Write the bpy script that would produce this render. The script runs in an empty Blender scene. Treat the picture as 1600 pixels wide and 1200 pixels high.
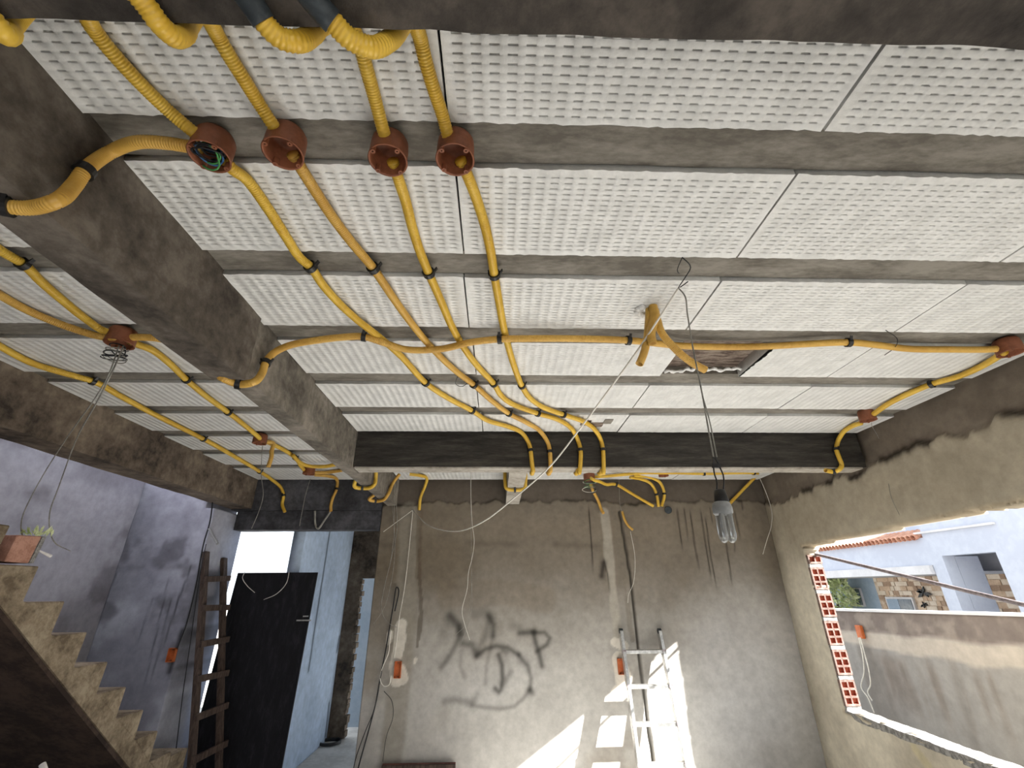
import bpy, bmesh, math, random
import numpy as np
from mathutils import Vector, Matrix
random.seed(7); np.random.seed(7)
S = bpy.context.scene
C = bpy.context.collection

# ------------------------------------------------------------------ camera
FPX, PITCH, YAW, ROLL = 705.77, 0.427665, 0.0338635, -0.00753776
CH = 1.655                      # eye height above the floor
cp, sp, cy_, sy_ = math.cos(PITCH), math.sin(PITCH), math.cos(YAW), math.sin(YAW)
FW = Vector((sy_*cp, cy_*cp, sp)); RT0 = Vector((cy_, -sy_, 0)); UP0 = RT0.cross(FW)
RT = RT0*math.cos(ROLL)+UP0*math.sin(ROLL); UP = -RT0*math.sin(ROLL)+UP0*math.cos(ROLL)
cam = bpy.data.cameras.new('camera'); cam.sensor_width = 36; cam.lens = FPX/1600*36
cam.clip_start = .02; cam.clip_end = 300
co = bpy.data.objects.new('camera', cam); C.objects.link(co)
M = Matrix((RT, UP, -FW)).transposed().to_4x4(); M.translation = Vector((0, 0, CH)); co.matrix_world = M
S.camera = co

# ------------------------------------------------------------------ world, sun, exposure
w = bpy.data.worlds.new('sky'); S.world = w; w.use_nodes = True
bg = w.node_tree.nodes['Background']; bg.inputs[0].default_value = (.87, .93, 1.0, 1); bg.inputs[1].default_value = 1.9
sl = bpy.data.lights.new('sun', 'SUN'); sl.energy = 42; sl.angle = .01; sl.color = (1, .98, .95)
so = bpy.data.objects.new('sun', sl); C.objects.link(so)
so.rotation_euler = Vector((-1, .45, -.64)).to_track_quat('-Z', 'Y').to_euler(); so.location = (8, -4, 8)
vs = S.view_settings; vs.view_transform = 'Standard'; vs.look = 'None'; vs.gamma = 1; vs.use_curve_mapping = False
vs.exposure = -0.2

# ------------------------------------------------------------------ survey helpers (sight line met with a known plane)
def ray(px, py): return RT*((px-800)/FPX)-UP*((py-600)/FPX)+FW
def Zp(px, py, z): d = ray(px, py); p = d*(z/d.z); return Vector((p.x, p.y, p.z+CH))
def Yp(px, py, y): d = ray(px, py); p = d*(y/d.y); return Vector((p.x, p.y, p.z+CH))
def Xp(px, py, x): d = ray(px, py); p = d*(x/d.x); return Vector((p.x, p.y, p.z+CH))
HC = 1.10                       # ceiling above the eye
CEIL = CH+HC

# ------------------------------------------------------------------ noise
def _h(ix, iy, s):
    v = np.sin(ix*127.1+iy*311.7+s*74.7)*43758.5453
    return v-np.floor(v)
def vn(x, y, s=0):
    x = np.asarray(x, float); y = np.asarray(y, float)
    ix = np.floor(x); iy = np.floor(y); fx = x-ix; fy = y-iy
    fx = fx*fx*(3-2*fx); fy = fy*fy*(3-2*fy)
    a = _h(ix, iy, s); b = _h(ix+1, iy, s); c = _h(ix, iy+1, s); d = _h(ix+1, iy+1, s)
    return (a*(1-fx)+b*fx)*(1-fy)+(c*(1-fx)+d*fx)*fy
def fbm(x, y, s=0, o=4):
    t = 0; a = .5
    for k in range(o):
        t = t+a*vn(x*2**k, y*2**k, s+k*13); a *= .5
    return t/(1-.5**o)
def sst(e0, e1, x):
    t = np.clip((x-e0)/(e1-e0), 0, 1); return t*t*(3-2*t)
def segd(px, py, pts):
    """distance to a polyline and the fraction along it"""
    best = np.full(px.shape, 1e9); frac = np.zeros(px.shape)
    n = len(pts)-1
    for i in range(n):
        ax, ay = pts[i]; bx, by = pts[i+1]; dx, dy = bx-ax, by-ay
        t = np.clip(((px-ax)*dx+(py-ay)*dy)/(dx*dx+dy*dy+1e-12), 0, 1)
        d = np.hypot(px-ax-t*dx, py-ay-t*dy)
        m = d < best; best = np.where(m, d, best); frac = np.where(m, (i+t)/n, frac)
    return best, frac

# ------------------------------------------------------------------ materials
def lin(c):
    return tuple(((v/255)/12.92 if v/255 <= .04045 else ((v/255+.055)/1.055)**2.4) for v in c)
def new_mat(name):
    m = bpy.data.materials.new(name); m.use_nodes = True
    nt = m.node_tree; b = nt.nodes['Principled BSDF']; return m, nt, b
def noise_node(nt, vec, scale, detail=6, rough=.6):
    n = nt.nodes.new('ShaderNodeTexNoise'); n.inputs['Scale'].default_value = scale
    n.inputs['Detail'].default_value = detail; n.inputs['Roughness'].default_value = rough
    nt.links.new(vec, n.inputs['Vector']); return n.outputs['Fac']
def ramp(nt, fac, stops):
    r = nt.nodes.new('ShaderNodeValToRGB'); el = r.color_ramp.elements
    while len(el) < len(stops): el.new(.5)
    for e, (p, c) in zip(el, stops): e.position = p; e.color = (*lin(c), 1)
    nt.links.new(fac, r.inputs[0]); return r.outputs[0]
def mat(name, stops, scale=6, rough=.85, bump=.25, bscale=60, stretch=(1, 1, 1), spec=.3, metal=0, coord='Object', bdist=.004):
    m, nt, b = new_mat(name)
    tc = nt.nodes.new('ShaderNodeTexCoord'); mp = nt.nodes.new('ShaderNodeMapping')
    mp.inputs['Scale'].default_value = stretch; nt.links.new(tc.outputs[coord], mp.inputs['Vector'])
    v = mp.outputs['Vector']
    f1 = noise_node(nt, v, scale); f2 = noise_node(nt, v, scale*6.5, 5, .65)
    mx = nt.nodes.new('ShaderNodeMath'); mx.operation = 'MULTIPLY_ADD'; nt.links.new(f2, mx.inputs[0]); mx.inputs[1].default_value = .55; nt.links.new(f1, mx.inputs[2])
    mr = nt.nodes.new('ShaderNodeMapRange'); mr.inputs[1].default_value = .775-.26; mr.inputs[2].default_value = .775+.26; nt.links.new(mx.outputs[0], mr.inputs[0])
    nt.links.new(ramp(nt, mr.outputs[0], stops), b.inputs['Base Color'])
    b.inputs['Roughness'].default_value = rough; b.inputs['Specular IOR Level'].default_value = spec
    b.inputs['Metallic'].default_value = metal
    if bump:
        bp = nt.nodes.new('ShaderNodeBump'); bp.inputs['Strength'].default_value = bump; bp.inputs['Distance'].default_value = bdist
        nt.links.new(noise_node(nt, v, bscale, 4), bp.inputs['Height']); nt.links.new(bp.outputs[0], b.inputs['Normal'])
    return m
def tone_mat(name, lo=.86, hi=1.14, scale=14, rough=.92, bump=.3, bscale=70):
    """colour from the mesh's own 'tone' attribute (plaster, stains, paint, some painted light), broken up by fine grain"""
    m, nt, b = new_mat(name)
    at = nt.nodes.new('ShaderNodeAttribute'); at.attribute_name = 'tone'
    tc = nt.nodes.new('ShaderNodeTexCoord')
    f = noise_node(nt, tc.outputs['Object'], scale, 8, .65)
    mr = nt.nodes.new('ShaderNodeMapRange'); mr.inputs[1].default_value = .3; mr.inputs[2].default_value = .7
    mr.inputs[3].default_value = lo; mr.inputs[4].default_value = hi; nt.links.new(f, mr.inputs[0])
    mx = nt.nodes.new('ShaderNodeVectorMath'); mx.operation = 'SCALE'
    nt.links.new(at.outputs['Color'], mx.inputs[0]); nt.links.new(mr.outputs[0], mx.inputs['Scale'])
    nt.links.new(mx.outputs[0], b.inputs['Base Color'])
    b.inputs['Roughness'].default_value = rough; b.inputs['Specular IOR Level'].default_value = .2
    bp = nt.nodes.new('ShaderNodeBump'); bp.inputs['Strength'].default_value = bump; bp.inputs['Distance'].default_value = .004
    nt.links.new(noise_node(nt, tc.outputs['Object'], bscale, 6, .7), bp.inputs['Height']); nt.links.new(bp.outputs[0], b.inputs['Normal'])
    return m
MT = {}
MT['foam'] = mat('white_foam', [(.3, (214, 214, 211)), (.7, (228, 228, 225))], 9, .5, .3, 320, spec=.45, bdist=.002)
MT['joist'] = mat('joist_concrete', [(.2, (100, 95, 87)), (.5, (120, 115, 106)), (.8, (138, 133, 124))], 4, .9, .2, 90, (1, 3, 3))
MT['beam'] = mat('beam_concrete', [(.12, (60, 54, 48)), (.5, (88, 81, 73)), (.85, (114, 106, 97))], 4, .9, .5, 70)
MT['beam_mid'] = mat('grey_beam_concrete', [(.12, (78, 73, 66)), (.5, (110, 104, 95)), (.85, (138, 131, 121))], 4, .9, .6, 60)
MT['beam_slate'] = mat('slate_grey_concrete', [(.12, (50, 50, 53)), (.5, (70, 70, 74)), (.85, (92, 92, 97))], 4, .9, .4, 60)
MT['pale'] = mat('pale_cement', [(.15, (138, 132, 122)), (.5, (164, 158, 148)), (.85, (184, 179, 170))], 5, .9, .4, 70)
MT['beam_brown'] = mat('beam_brown_concrete', [(.1, (52, 45, 39)), (.4, (92, 81, 70)), (.65, (112, 100, 87)), (.88, (134, 121, 106))], 3, .9, .5, 60)
MT['beam_dark'] = mat('beam_dark_concrete', [(.12, (44, 40, 37)), (.5, (66, 61, 56)), (.85, (88, 81, 74))], 4, .9, .7, 55)
MT['beam_board'] = mat('board_marked_concrete', [(.15, (40, 37, 34)), (.5, (54, 51, 47)), (.85, (72, 68, 62))], 6, .85, .5, 60, (.5, 4, 4))
MT['slab'] = mat('slab_concrete', [(.3, (90, 86, 82)), (.7, (125, 120, 114))], 4)
MT['floor'] = mat('floor_screed', [(.3, (188, 186, 182)), (.7, (212, 210, 206))], 3, .9, .3)
MT['ground'] = mat('pale_dusty_ground', [(.3, (166, 164, 160)), (.7, (190, 188, 184))], 1.5, .95, .3, 20)
MT['tone'] = tone_mat('stained_plaster')
MT['tone_wall_out'] = tone_mat('weathered_render', .85, 1.12, 7)
MT['conduit'] = mat('yellow_plastic', [(.3, (204, 163, 50)), (.7, (218, 180, 66))], 5, .38, 0, spec=.5)
MT['conduit_o'] = mat('amber_plastic', [(.3, (194, 150, 64)), (.7, (208, 166, 78))], 5, .42, 0, spec=.5)
MT['black'] = mat('black_plastic', [(.3, (18, 18, 19)), (.7, (34, 33, 33))], 20, .45, 0, spec=.5)
MT['tape'] = mat('dark_grey_tape', [(.3, (44, 50, 54)), (.7, (60, 66, 70))], 20, .5, 0)
MT['terra'] = mat('brown_box_plastic', [(.3, (124, 74, 50)), (.7, (144, 88, 62))], 12, .55, 0, spec=.4)
MT['orange'] = mat('orange_box_plastic', [(.3, (176, 92, 48)), (.7, (194, 108, 62))], 12, .5, 0)
MT['brick'] = mat('red_clay', [(.3, (138, 70, 52)), (.7, (166, 94, 72))], 20, .9, .3, 120)
MT['mortar'] = mat('pale_mortar', [(.3, (112, 110, 107)), (.7, (160, 158, 154))], 30, .95, .5, 90)
MT['brick_face'] = mat('dusty_clay_face', [(.25, (104, 84, 76)), (.6, (132, 112, 104)), (.85, (150, 134, 128))], 25, .95, .4, 90)
MT['wire_grey'] = mat('grey_wire', [(.3, (120, 118, 112)), (.7, (150, 148, 140))], 20, .5, 0)
MT['wire_white'] = mat('white_wire', [(.3, (205, 202, 192)), (.7, (226, 223, 214))], 20, .5, 0)
MT['wire_black'] = mat('black_wire', [(.3, (20, 21, 24)), (.7, (38, 39, 42))], 20, .45, 0)
MT['wire_green'] = mat('green_wire', [(.3, (60, 130, 70)), (.7, (90, 165, 95))], 20, .45, 0)
MT['wire_blue'] = mat('blue_wire', [(.3, (60, 105, 160)), (.7, (95, 140, 190))], 20, .45, 0)
MT['panel'] = mat('black_stained_plywood', [(.3, (13, 13, 17)), (.6, (21, 21, 26)), (.85, (36, 35, 40))], 9, .75, .3, 40, (3, 3, .7))
MT['wood'] = mat('grey_old_wood', [(.3, (58, 47, 42)), (.7, (88, 74, 66))], 12, .8, .3, 60, (4, 4, .6))
MT['wood_dark'] = mat('dark_old_wood', [(.3, (74, 60, 52)), (.5, (112, 98, 88)), (.75, (140, 128, 116))], 10, .85, .6, 40, (1, 6, 6))
MT['alu'] = mat('scuffed_aluminium', [(.3, (176, 176, 174)), (.7, (210, 210, 208))], 30, .38, .1, 90, metal=.85)
MT['steel'] = mat('rusty_steel', [(.3, (128, 118, 120)), (.7, (164, 154, 156))], 40, .55, .2, 120, metal=.2)
MT['stairs'] = mat('stair_concrete', [(.2, (104, 91, 74)), (.5, (138, 124, 104)), (.8, (164, 150, 128))], 6, .92, .6, 50)
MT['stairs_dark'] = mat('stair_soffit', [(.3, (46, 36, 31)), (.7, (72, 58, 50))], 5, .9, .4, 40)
MT['hwhite'] = mat('lavender_white_paint', [(.3, (188, 194, 208)), (.7, (198, 204, 216))], 1.5, .8, 0)
MT['hblue'] = mat('pale_blue_paint', [(.3, (150, 166, 182)), (.7, (164, 178, 192))], 2, .8, 0)
MT['hfascia'] = mat('bright_white_paint', [(.3, (206, 205, 206)), (.7, (218, 217, 218))], 2, .7, 0)
MT['stone'] = mat('tan_stone', [(.25, (150, 128, 108)), (.5, (196, 172, 148)), (.75, (220, 202, 180))], 2.2, .9, .3, 12)
MT['tile'] = mat('terracotta_tile', [(.3, (196, 140, 116)), (.7, (226, 178, 152))], 6, .8, .2)
MT['glass'] = mat('grey_window_glass', [(.3, (70, 80, 90)), (.7, (96, 108, 116))], 3, .08, 0, spec=.6)
MT['leaf'] = mat('green_leaf', [(.3, (160, 176, 116)), (.7, (216, 222, 178))], 8, .6, 0)
MT['plank'] = mat('tan_plank', [(.3, (156, 118, 90)), (.7, (190, 150, 120))], 10, .8, .3, 30, (5, 1, 5))
MT['bulb_tube'] = mat('white_lamp_glass', [(.3, (196, 198, 196)), (.7, (212, 214, 212))], 10, .12, 0, spec=.7)
MT['bulb_tube'].node_tree.nodes['Principled BSDF'].inputs['Transmission Weight'].default_value = .65
MT['bulb_base'] = mat('grey_white_plastic', [(.3, (140, 142, 142)), (.7, (160, 162, 162))], 10, .4, 0)
MT['white_pl'] = mat('white_plastic', [(.3, (214, 210, 208)), (.7, (232, 229, 226))], 10, .5, 0)

# ------------------------------------------------------------------ object helpers
def link(name, me, m=None, parent=None):
    if m is not None: me.materials.clear(); me.materials.append(m)
    o = bpy.data.objects.new(name, me); C.objects.link(o)
    if parent is not None:
        o.parent = parent; o.matrix_parent_inverse = parent.matrix_world.inverted() if parent.type != 'EMPTY' else Matrix.Translation(-parent.location)
    return o
def tag(o, label=None, cat=None, group=None, kind=None):
    if label: o['label'] = label
    if cat: o['category'] = cat
    if group: o['group'] = group
    if kind: o['kind'] = kind
    return o
def empty(name, loc, label, cat, group=None, kind=None):
    o = bpy.data.objects.new(name, None); C.objects.link(o); o.location = loc; o.empty_display_size = .05
    return tag(o, label, cat, group, kind)
def mesh_np(name, V, F, smooth=False):
    me = bpy.data.meshes.new(name)
    V = np.asarray(V, np.float32); F = np.asarray(F, np.int32)
    k = F.shape[1]
    me.vertices.add(len(V)); me.vertices.foreach_set('co', V.ravel())
    me.loops.add(F.size); me.loops.foreach_set('vertex_index', F.ravel())
    me.polygons.add(len(F)); me.polygons.foreach_set('loop_start', np.arange(0, F.size, k, dtype=np.int32))
    me.update(calc_edges=True); me.validate()
    if smooth: me.polygons.foreach_set('use_smooth', np.ones(len(F), bool))
    return me
def mesh_py(name, V, F, smooth=False):
    me = bpy.data.meshes.new(name); me.from_pydata([tuple(v) for v in V], [], F); me.update()
    if smooth:
        for p in me.polygons: p.use_smooth = True
    return me
class MB:
    def __init__(s): s.V = []; s.F = []
    def add(s, V, F):
        n = len(s.V); s.V += [tuple(v) for v in V]; s.F += [tuple(i+n for i in f) for f in F]; return s
    def box(s, x0, x1, y0, y1, z0, z1):
        V = [(x, y, z) for x in (x0, x1) for y in (y0, y1) for z in (z0, z1)]
        return s.add(V, [(0, 1, 3, 2), (4, 6, 7, 5), (0, 4, 5, 1), (2, 3, 7, 6), (0, 2, 6, 4), (1, 5, 7, 3)])
    def obox(s, a, b, w, t, up=Vector((0, 0, 1))):
        """a bar from a to b, w wide and t thick"""
        a = Vector(a); b = Vector(b); d = (b-a).normalized(); sx = d.cross(up)
        if sx.length < 1e-4: sx = d.cross(Vector((0, 1, 0)))
        sx.normalize(); sy = sx.cross(d)
        V = [p+sx*(w/2*i)+sy*(t/2*j) for p in (a, b) for i, j in ((-1, -1), (1, -1), (1, 1), (-1, 1))]
        return s.add(V, [(3, 2, 1, 0), (4, 5, 6, 7), (0, 1, 5, 4), (1, 2, 6, 5), (2, 3, 7, 6), (3, 0, 4, 7)])
    def cyl(s, a, b, r0, r1=None, n=14, cap=True):
        a = Vector(a); b = Vector(b); r1 = r0 if r1 is None else r1; d = (b-a).normalized()
        u = d.orthogonal().normalized(); v = d.cross(u)
        V = [p+(u*math.cos(2*math.pi*k/n)+v*math.sin(2*math.pi*k/n))*r for p, r in ((a, r0), (b, r1)) for k in range(n)]
        F = [(k, (k+1) % n, n+(k+1) % n, n+k) for k in range(n)]
        if cap: F += [tuple(range(n-1, -1, -1)), tuple(range(n, 2*n))]
        return s.add(V, F)
    def lathe(s, base, axis, prof, n=20, closed=False):
        """prof: (radius, distance along axis) pairs"""
        a = Vector(axis).normalized(); u = a.orthogonal().normalized(); v = a.cross(u); base = Vector(base)
        V = []; F = []; m = len(prof)
        for (r, h) in prof:
            for k in range(n):
                t = 2*math.pi*k/n; V.append(base+a*h+(u*math.cos(t)+v*math.sin(t))*r)
        for i in range(m-1):
            for k in range(n):
                F.append((i*n+k, i*n+(k+1) % n, (i+1)*n+(k+1) % n, (i+1)*n+k))
        return s.add(V, F)
    def poly_prism(s, pts, off):
        off = Vector(off); n = len(pts); V = [Vector(p) for p in pts]; V += [p+off for p in V]
        return s.add(V, [tuple(range(n-1, -1, -1)), tuple(range(n, 2*n))]+[(k, (k+1) % n, n+(k+1) % n, n+k) for k in range(n)])
    def build(s, name, m, parent=None, smooth=False, bevel=0):
        me = mesh_py(name, s.V, s.F, smooth)
        bm = bmesh.new(); bm.from_mesh(me); bmesh.ops.recalc_face_normals(bm, faces=bm.faces)
        if bevel: bmesh.ops.bevel(bm, geom=bm.edges[:], offset=bevel, segments=1, affect='EDGES')
        bm.to_mesh(me); bm.free()
        return link(name, me, m, parent)

def rough_box(name, x0, x1, y0, y1, z0, z1, res, amp, m, parent=None, seed=0, freq=6):
    """a cast-concrete block: every face a grid pushed in and out by one 3-D noise"""
    Vs = []; Fs = []; n0 = 0
    nx = max(1, int((x1-x0)/res)); ny = max(1, int((y1-y0)/res)); nz = max(1, int((z1-z0)/res))
    X = np.linspace(x0, x1, nx+1); Yv = np.linspace(y0, y1, ny+1); Zv = np.linspace(z0, z1, nz+1)
    def face(A, B, fn, flip):
        nonlocal n0
        a, b = np.meshgrid(A, B, indexing='ij'); P = fn(a, b).reshape(-1, 3)
        na, nb = a.shape; idx = np.arange(na*nb).reshape(na, nb)+n0
        q = np.stack([idx[:-1, :-1], idx[1:, :-1], idx[1:, 1:], idx[:-1, 1:]], -1).reshape(-1, 4)
        if flip: q = q[:, ::-1]
        Vs.append(P); Fs.append(q); n0 += na*nb
    o = lambda v, a: np.full_like(a, v)
    face(X, Yv, lambda a, b: np.stack([a, b, o(z0, a)], -1), True); face(X, Yv, lambda a, b: np.stack([a, b, o(z1, a)], -1), False)
    face(X, Zv, lambda a, b: np.stack([a, o(y0, a), b], -1), False); face(X, Zv, lambda a, b: np.stack([a, o(y1, a), b], -1), True)
    face(Yv, Zv, lambda a, b: np.stack([o(x0, a), a, b], -1), True); face(Yv, Zv, lambda a, b: np.stack([o(x1, a), a, b], -1), False)
    V = np.concatenate(Vs); F = np.concatenate(Fs)
    D = np.zeros_like(V)
    for k in range(3):
        D[:, k] = (fbm(V[:, 0]*freq+V[:, 2]*3.1*freq+k*17, V[:, 1]*freq-V[:, 2]*2.3*freq, seed+k*5, 3)-.5)*2*amp
    me = mesh_np(name, V+D, F, True)
    me.set_sharp_from_angle(angle=math.radians(45)) if hasattr(me, 'set_sharp_from_angle') else None
    return link(name, me, m, parent)

def grid_wall(name, org, U, V, lu, lv, res, thick, tone, hole=None, disp=None, warp=None, m=None, parent=None):
    """plastered wall: a fine grid with its own relief and stains in front, flat behind; N = U x V looks into the room"""
    U = np.array(U, float); V = np.array(V, float); N = np.cross(U, V); org = np.array(org, float)
    nu = int(round(lu/res)); nv = int(round(lv/res))
    u, v = np.meshgrid(np.linspace(0, lu, nu+1), np.linspace(0, lv, nv+1), indexing='ij')
    keep = np.ones((nu, nv), bool)
    if hole is not None:
        uc = (u[:-1, :-1]+u[1:, 1:])/2; vc = (v[:-1, :-1]+v[1:, 1:])/2; keep = ~hole(uc, vc)
    T = tone(u, v); D = disp(u, v) if disp is not None else np.zeros_like(u)
    wu, wv = warp(u, v) if warp is not None else (u, v)
    P = org+wu[..., None]*U+wv[..., None]*V
    A = P+D[..., None]*N; B = P-thick*N
    n = (nu+1)*(nv+1); idx = np.arange(n).reshape(nu+1, nv+1)
    q = np.stack([idx[:-1, :-1], idx[1:, :-1], idx[1:, 1:], idx[:-1, 1:]], -1)
    f = q[keep]; fb = f[:, ::-1]+n
    K = np.pad(keep, 1)
    sides = []
    i, j = np.nonzero(K[1:-1, 1:-1] & ~K[:-2, 1:-1]); sides.append(np.stack([idx[i, j], idx[i, j+1], idx[i, j+1]+n, idx[i, j]+n], -1))
    i, j = np.nonzero(K[1:-1, 1:-1] & ~K[2:, 1:-1]); sides.append(np.stack([idx[i+1, j+1], idx[i+1, j], idx[i+1, j]+n, idx[i+1, j+1]+n], -1))
    i, j = np.nonzero(K[1:-1, 1:-1] & ~K[1:-1, :-2]); sides.append(np.stack([idx[i+1, j], idx[i, j], idx[i, j]+n, idx[i+1, j]+n], -1))
    i, j = np.nonzero(K[1:-1, 1:-1] & ~K[1:-1, 2:]); sides.append(np.stack([idx[i, j+1], idx[i+1, j+1], idx[i+1, j+1]+n, idx[i, j+1]+n], -1))
    F = np.concatenate([f, fb]+sides); VV = np.concatenate([A.reshape(-1, 3), B.reshape(-1, 3)])
    used = np.zeros(2*n, bool); used[F.ravel()] = True; remap = np.cumsum(used)-1
    me = mesh_np(name, VV[used], remap[F])
    at = me.attributes.new('tone', 'FLOAT_COLOR', 'POINT')
    col = np.ones((2*n, 4), np.float32); Tl = T.reshape(-1, 3); col[:n, :3] = Tl; col[n:, :3] = Tl
    at.data.foreach_set('color', col[used].ravel())
    return link(name, me, m or MT['tone'], parent)
def rgb(c): return np.array(lin(c))
def mixc(base, col, k): return base*(1-k[..., None])+np.asarray(col)*k[..., None]

def smooth_path(pts, ds):
    P = np.array([tuple(p) for p in pts], float)
    if len(P) == 2: P = np.array([P[0], P[0]*.67+P[1]*.33, P[0]*.33+P[1]*.67, P[1]])
    Q = np.vstack([2*P[0]-P[1], P, 2*P[-1]-P[-2]]); out = []
    for i in range(1, len(Q)-2):
        p0, p1, p2, p3 = Q[i-1], Q[i], Q[i+1], Q[i+2]
        a = max(np.linalg.norm(p1-p0), 1e-5)**.5; b = max(np.linalg.norm(p2-p1), 1e-5)**.5; c = max(np.linalg.norm(p3-p2), 1e-5)**.5
        m1 = (p2-p1)+b*((p1-p0)/a-(p2-p0)/(a+b)); m2 = (p2-p1)+b*((p3-p2)/c-(p3-p1)/(b+c))
        n = max(4, int(np.linalg.norm(p2-p1)/.004)); t = np.linspace(0, 1, n, endpoint=False)[:, None]
        out.append((2*t**3-3*t**2+1)*p1+(t**3-2*t**2+t)*m1+(-2*t**3+3*t**2)*p2+(t**3-t**2)*m2)
    out.append(Q[-2:-1]); P = np.vstack(out)
    L = np.concatenate([[0], np.cumsum(np.linalg.norm(np.diff(P, axis=0), axis=1))])
    n = max(3, int(L[-1]/ds)+1); s = np.linspace(0, L[-1], n)
    return np.stack([np.interp(s, L, P[:, k]) for k in range(3)], -1)
def frames(P):
    T = np.gradient(P, axis=0); T /= np.linalg.norm(T, axis=1)[:, None]+1e-12
    u = np.cross(T[0], [0, 0, 1.]);
    if np.linalg.norm(u) < 1e-3: u = np.cross(T[0], [1., 0, 0])
    us = []
    for t in T:
        u = u-t*np.dot(u, t); u /= np.linalg.norm(u)+1e-12; us.append(u.copy())
    Us = np.array(us); return T, Us, np.cross(T, Us)
def tube_mesh(name, pts, r, ds=.02, n=8, ribs=0, hollow=0):
    P = smooth_path(pts, ds); T, A, B = frames(P); m = len(P)
    R = np.full(m, r)
    if ribs: R = R-((np.arange(m)//2) % 2)*ribs
    if hollow:
        k = int(hollow/ds)+1
        P = np.vstack([P, P[-1:], P[-1-k:-k]]); A = np.vstack([A, A[-1:], A[-1:]]); B = np.vstack([B, B[-1:], B[-1:]])
        R = np.concatenate([R, [r*.8, r*.8]]); m = len(P)
    th = np.arange(n)/n*2*np.pi
    V = P[:, None]+(A[:, None]*np.cos(th)[None, :, None]+B[:, None]*np.sin(th)[None, :, None])*R[:, None, None]
    V = V.reshape(-1, 3); i = np.arange(m-1)[:, None]*n; k = np.arange(n)[None]; k2 = (k+1) % n
    F = np.stack([i+k, i+k2, i+n+k2, i+n+k], -1).reshape(-1, 4)
    V = np.vstack([V, P[:1], P[-1:]]); c0, c1 = m*n, m*n+1; k = np.arange(0, n, 2)
    F = np.vstack([F, np.stack([np.full(n//2, c0), (k+2) % n, k+1, k], -1), np.stack([np.full(n//2, c1), (m-1)*n+k, (m-1)*n+k+1, (m-1)*n+(k+2) % n], -1)])
    return mesh_np(name, V, F, True)
CR = .0165; BOXES = []
def conduit(pts, label, clamps=(), m='conduit', group=None, r=CR, hollow=0, name='conduit', ribs=.0014, tape=()):
    """corrugated hose along pts; clamps = indices of pts where a black strap holds it"""
    pts = list(pts); sh = 0
    for k, e in ((0, pts[0]), (-1, pts[-1])):           # run the hose end a little way into the box it meets
        for b in BOXES:
            v = Vector((e.x-b.x, e.y-b.y, 0))
            if .02 < v.length < .115 and abs(e.z-b.z) < .09:
                q = Vector((b.x, b.y, max(e.z, b.z+.022)))+v.normalized()*.032
                if k == 0: pts.insert(0, q); sh = 1
                else: pts.append(q)
                break
    clamps = [c+sh for c in clamps]
    me = tube_mesh(name, pts, r, .0017 if ribs else .008, 12, ribs, hollow)
    o = tag(link(name, me, MT[m]), label, 'conduit', group)
    P = smooth_path(pts, .01); T, A, B = frames(P)
    for ci in clamps:
        c = np.array(tuple(pts[ci])); k = int(np.argmin(((P-c)**2).sum(1))); t = Vector(T[k]); p = Vector(P[k])
        mb = MB(); R0, R1, hw = r+.0005, r+.0065, .010
        mb.lathe(p-t*hw, t, [(R0, 0), (R1, 0), (R1, 2*hw), (R0, 2*hw), (R0, 0)], 16)
        up = Vector((0, 0, 1)); side = t.cross(up)
        if side.length > .2:
            side.normalize(); q = p+side*(r+.002)
            mb.obox(q, q+up*(r+.004)+side*.012, .012, .004, side)
            q2 = p-side*(r+.002); mb.obox(q2, q2+up*(r+.002)-side*.004, .012, .004, side)
        mb.build('clamp', MT['black'], o)
    for (i0, i1) in tape:
        tp = tube_mesh('tape_sleeve', [pts[i0]]+list(pts[i0+1:i1])+[pts[i1]], r*1.12, .01, 12); link('tape_sleeve', tp, MT['tape'], o)
    return o
def wire(pts, label, m='wire_white', r=.003, cat='wire', name='wire', group=None, parent=None):
    o = link(name, tube_mesh(name, pts, r, .012, 6), MT[m], parent)
    if label: tag(o, label, cat, group)
    return o

# ================================================================== THE SETTING
# ---------------- floor and ground
tag(MB().box(-3.7, 3.3, -6, 7.45, -.12, 0).build('floor', MT['floor']), 'grey screed floor of the unfinished house', kind='structure')
tag(MB().box(-40, 60, -40, 60, -.3, -.14).build('ground', MT['ground']), 'pale dusty ground outside the house', kind='structure')

# ---------------- ceiling: slab, concrete joists and foam infill panels
ceiling = tag(MB().box(-2.8, 3.25, -2.6, 7.0, CEIL+.1, CEIL+.36).build('ceiling', MT['slab']), 'ribbed ceiling of concrete joists and white foam panels', kind='structure')
JP, JW = .5015, .128
def jy(i): return .79+JP*(i-1)
def wall_x(y): return 2.95+.06*(y-4.994)
for i in range(1, 9):
    y = jy(i)
    if i != 6: rough_box('joist', -1.066, wall_x(y)-.012, y, y+JW, CEIL+.018, CEIL+.1, .05, .0025, MT['joist'], ceiling, i)
    rough_box('joist', -2.58, -1.172, y, y+JW, CEIL+.018, CEIL+.1, .05, .0025, MT['joist'], ceiling, i+20)

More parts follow.
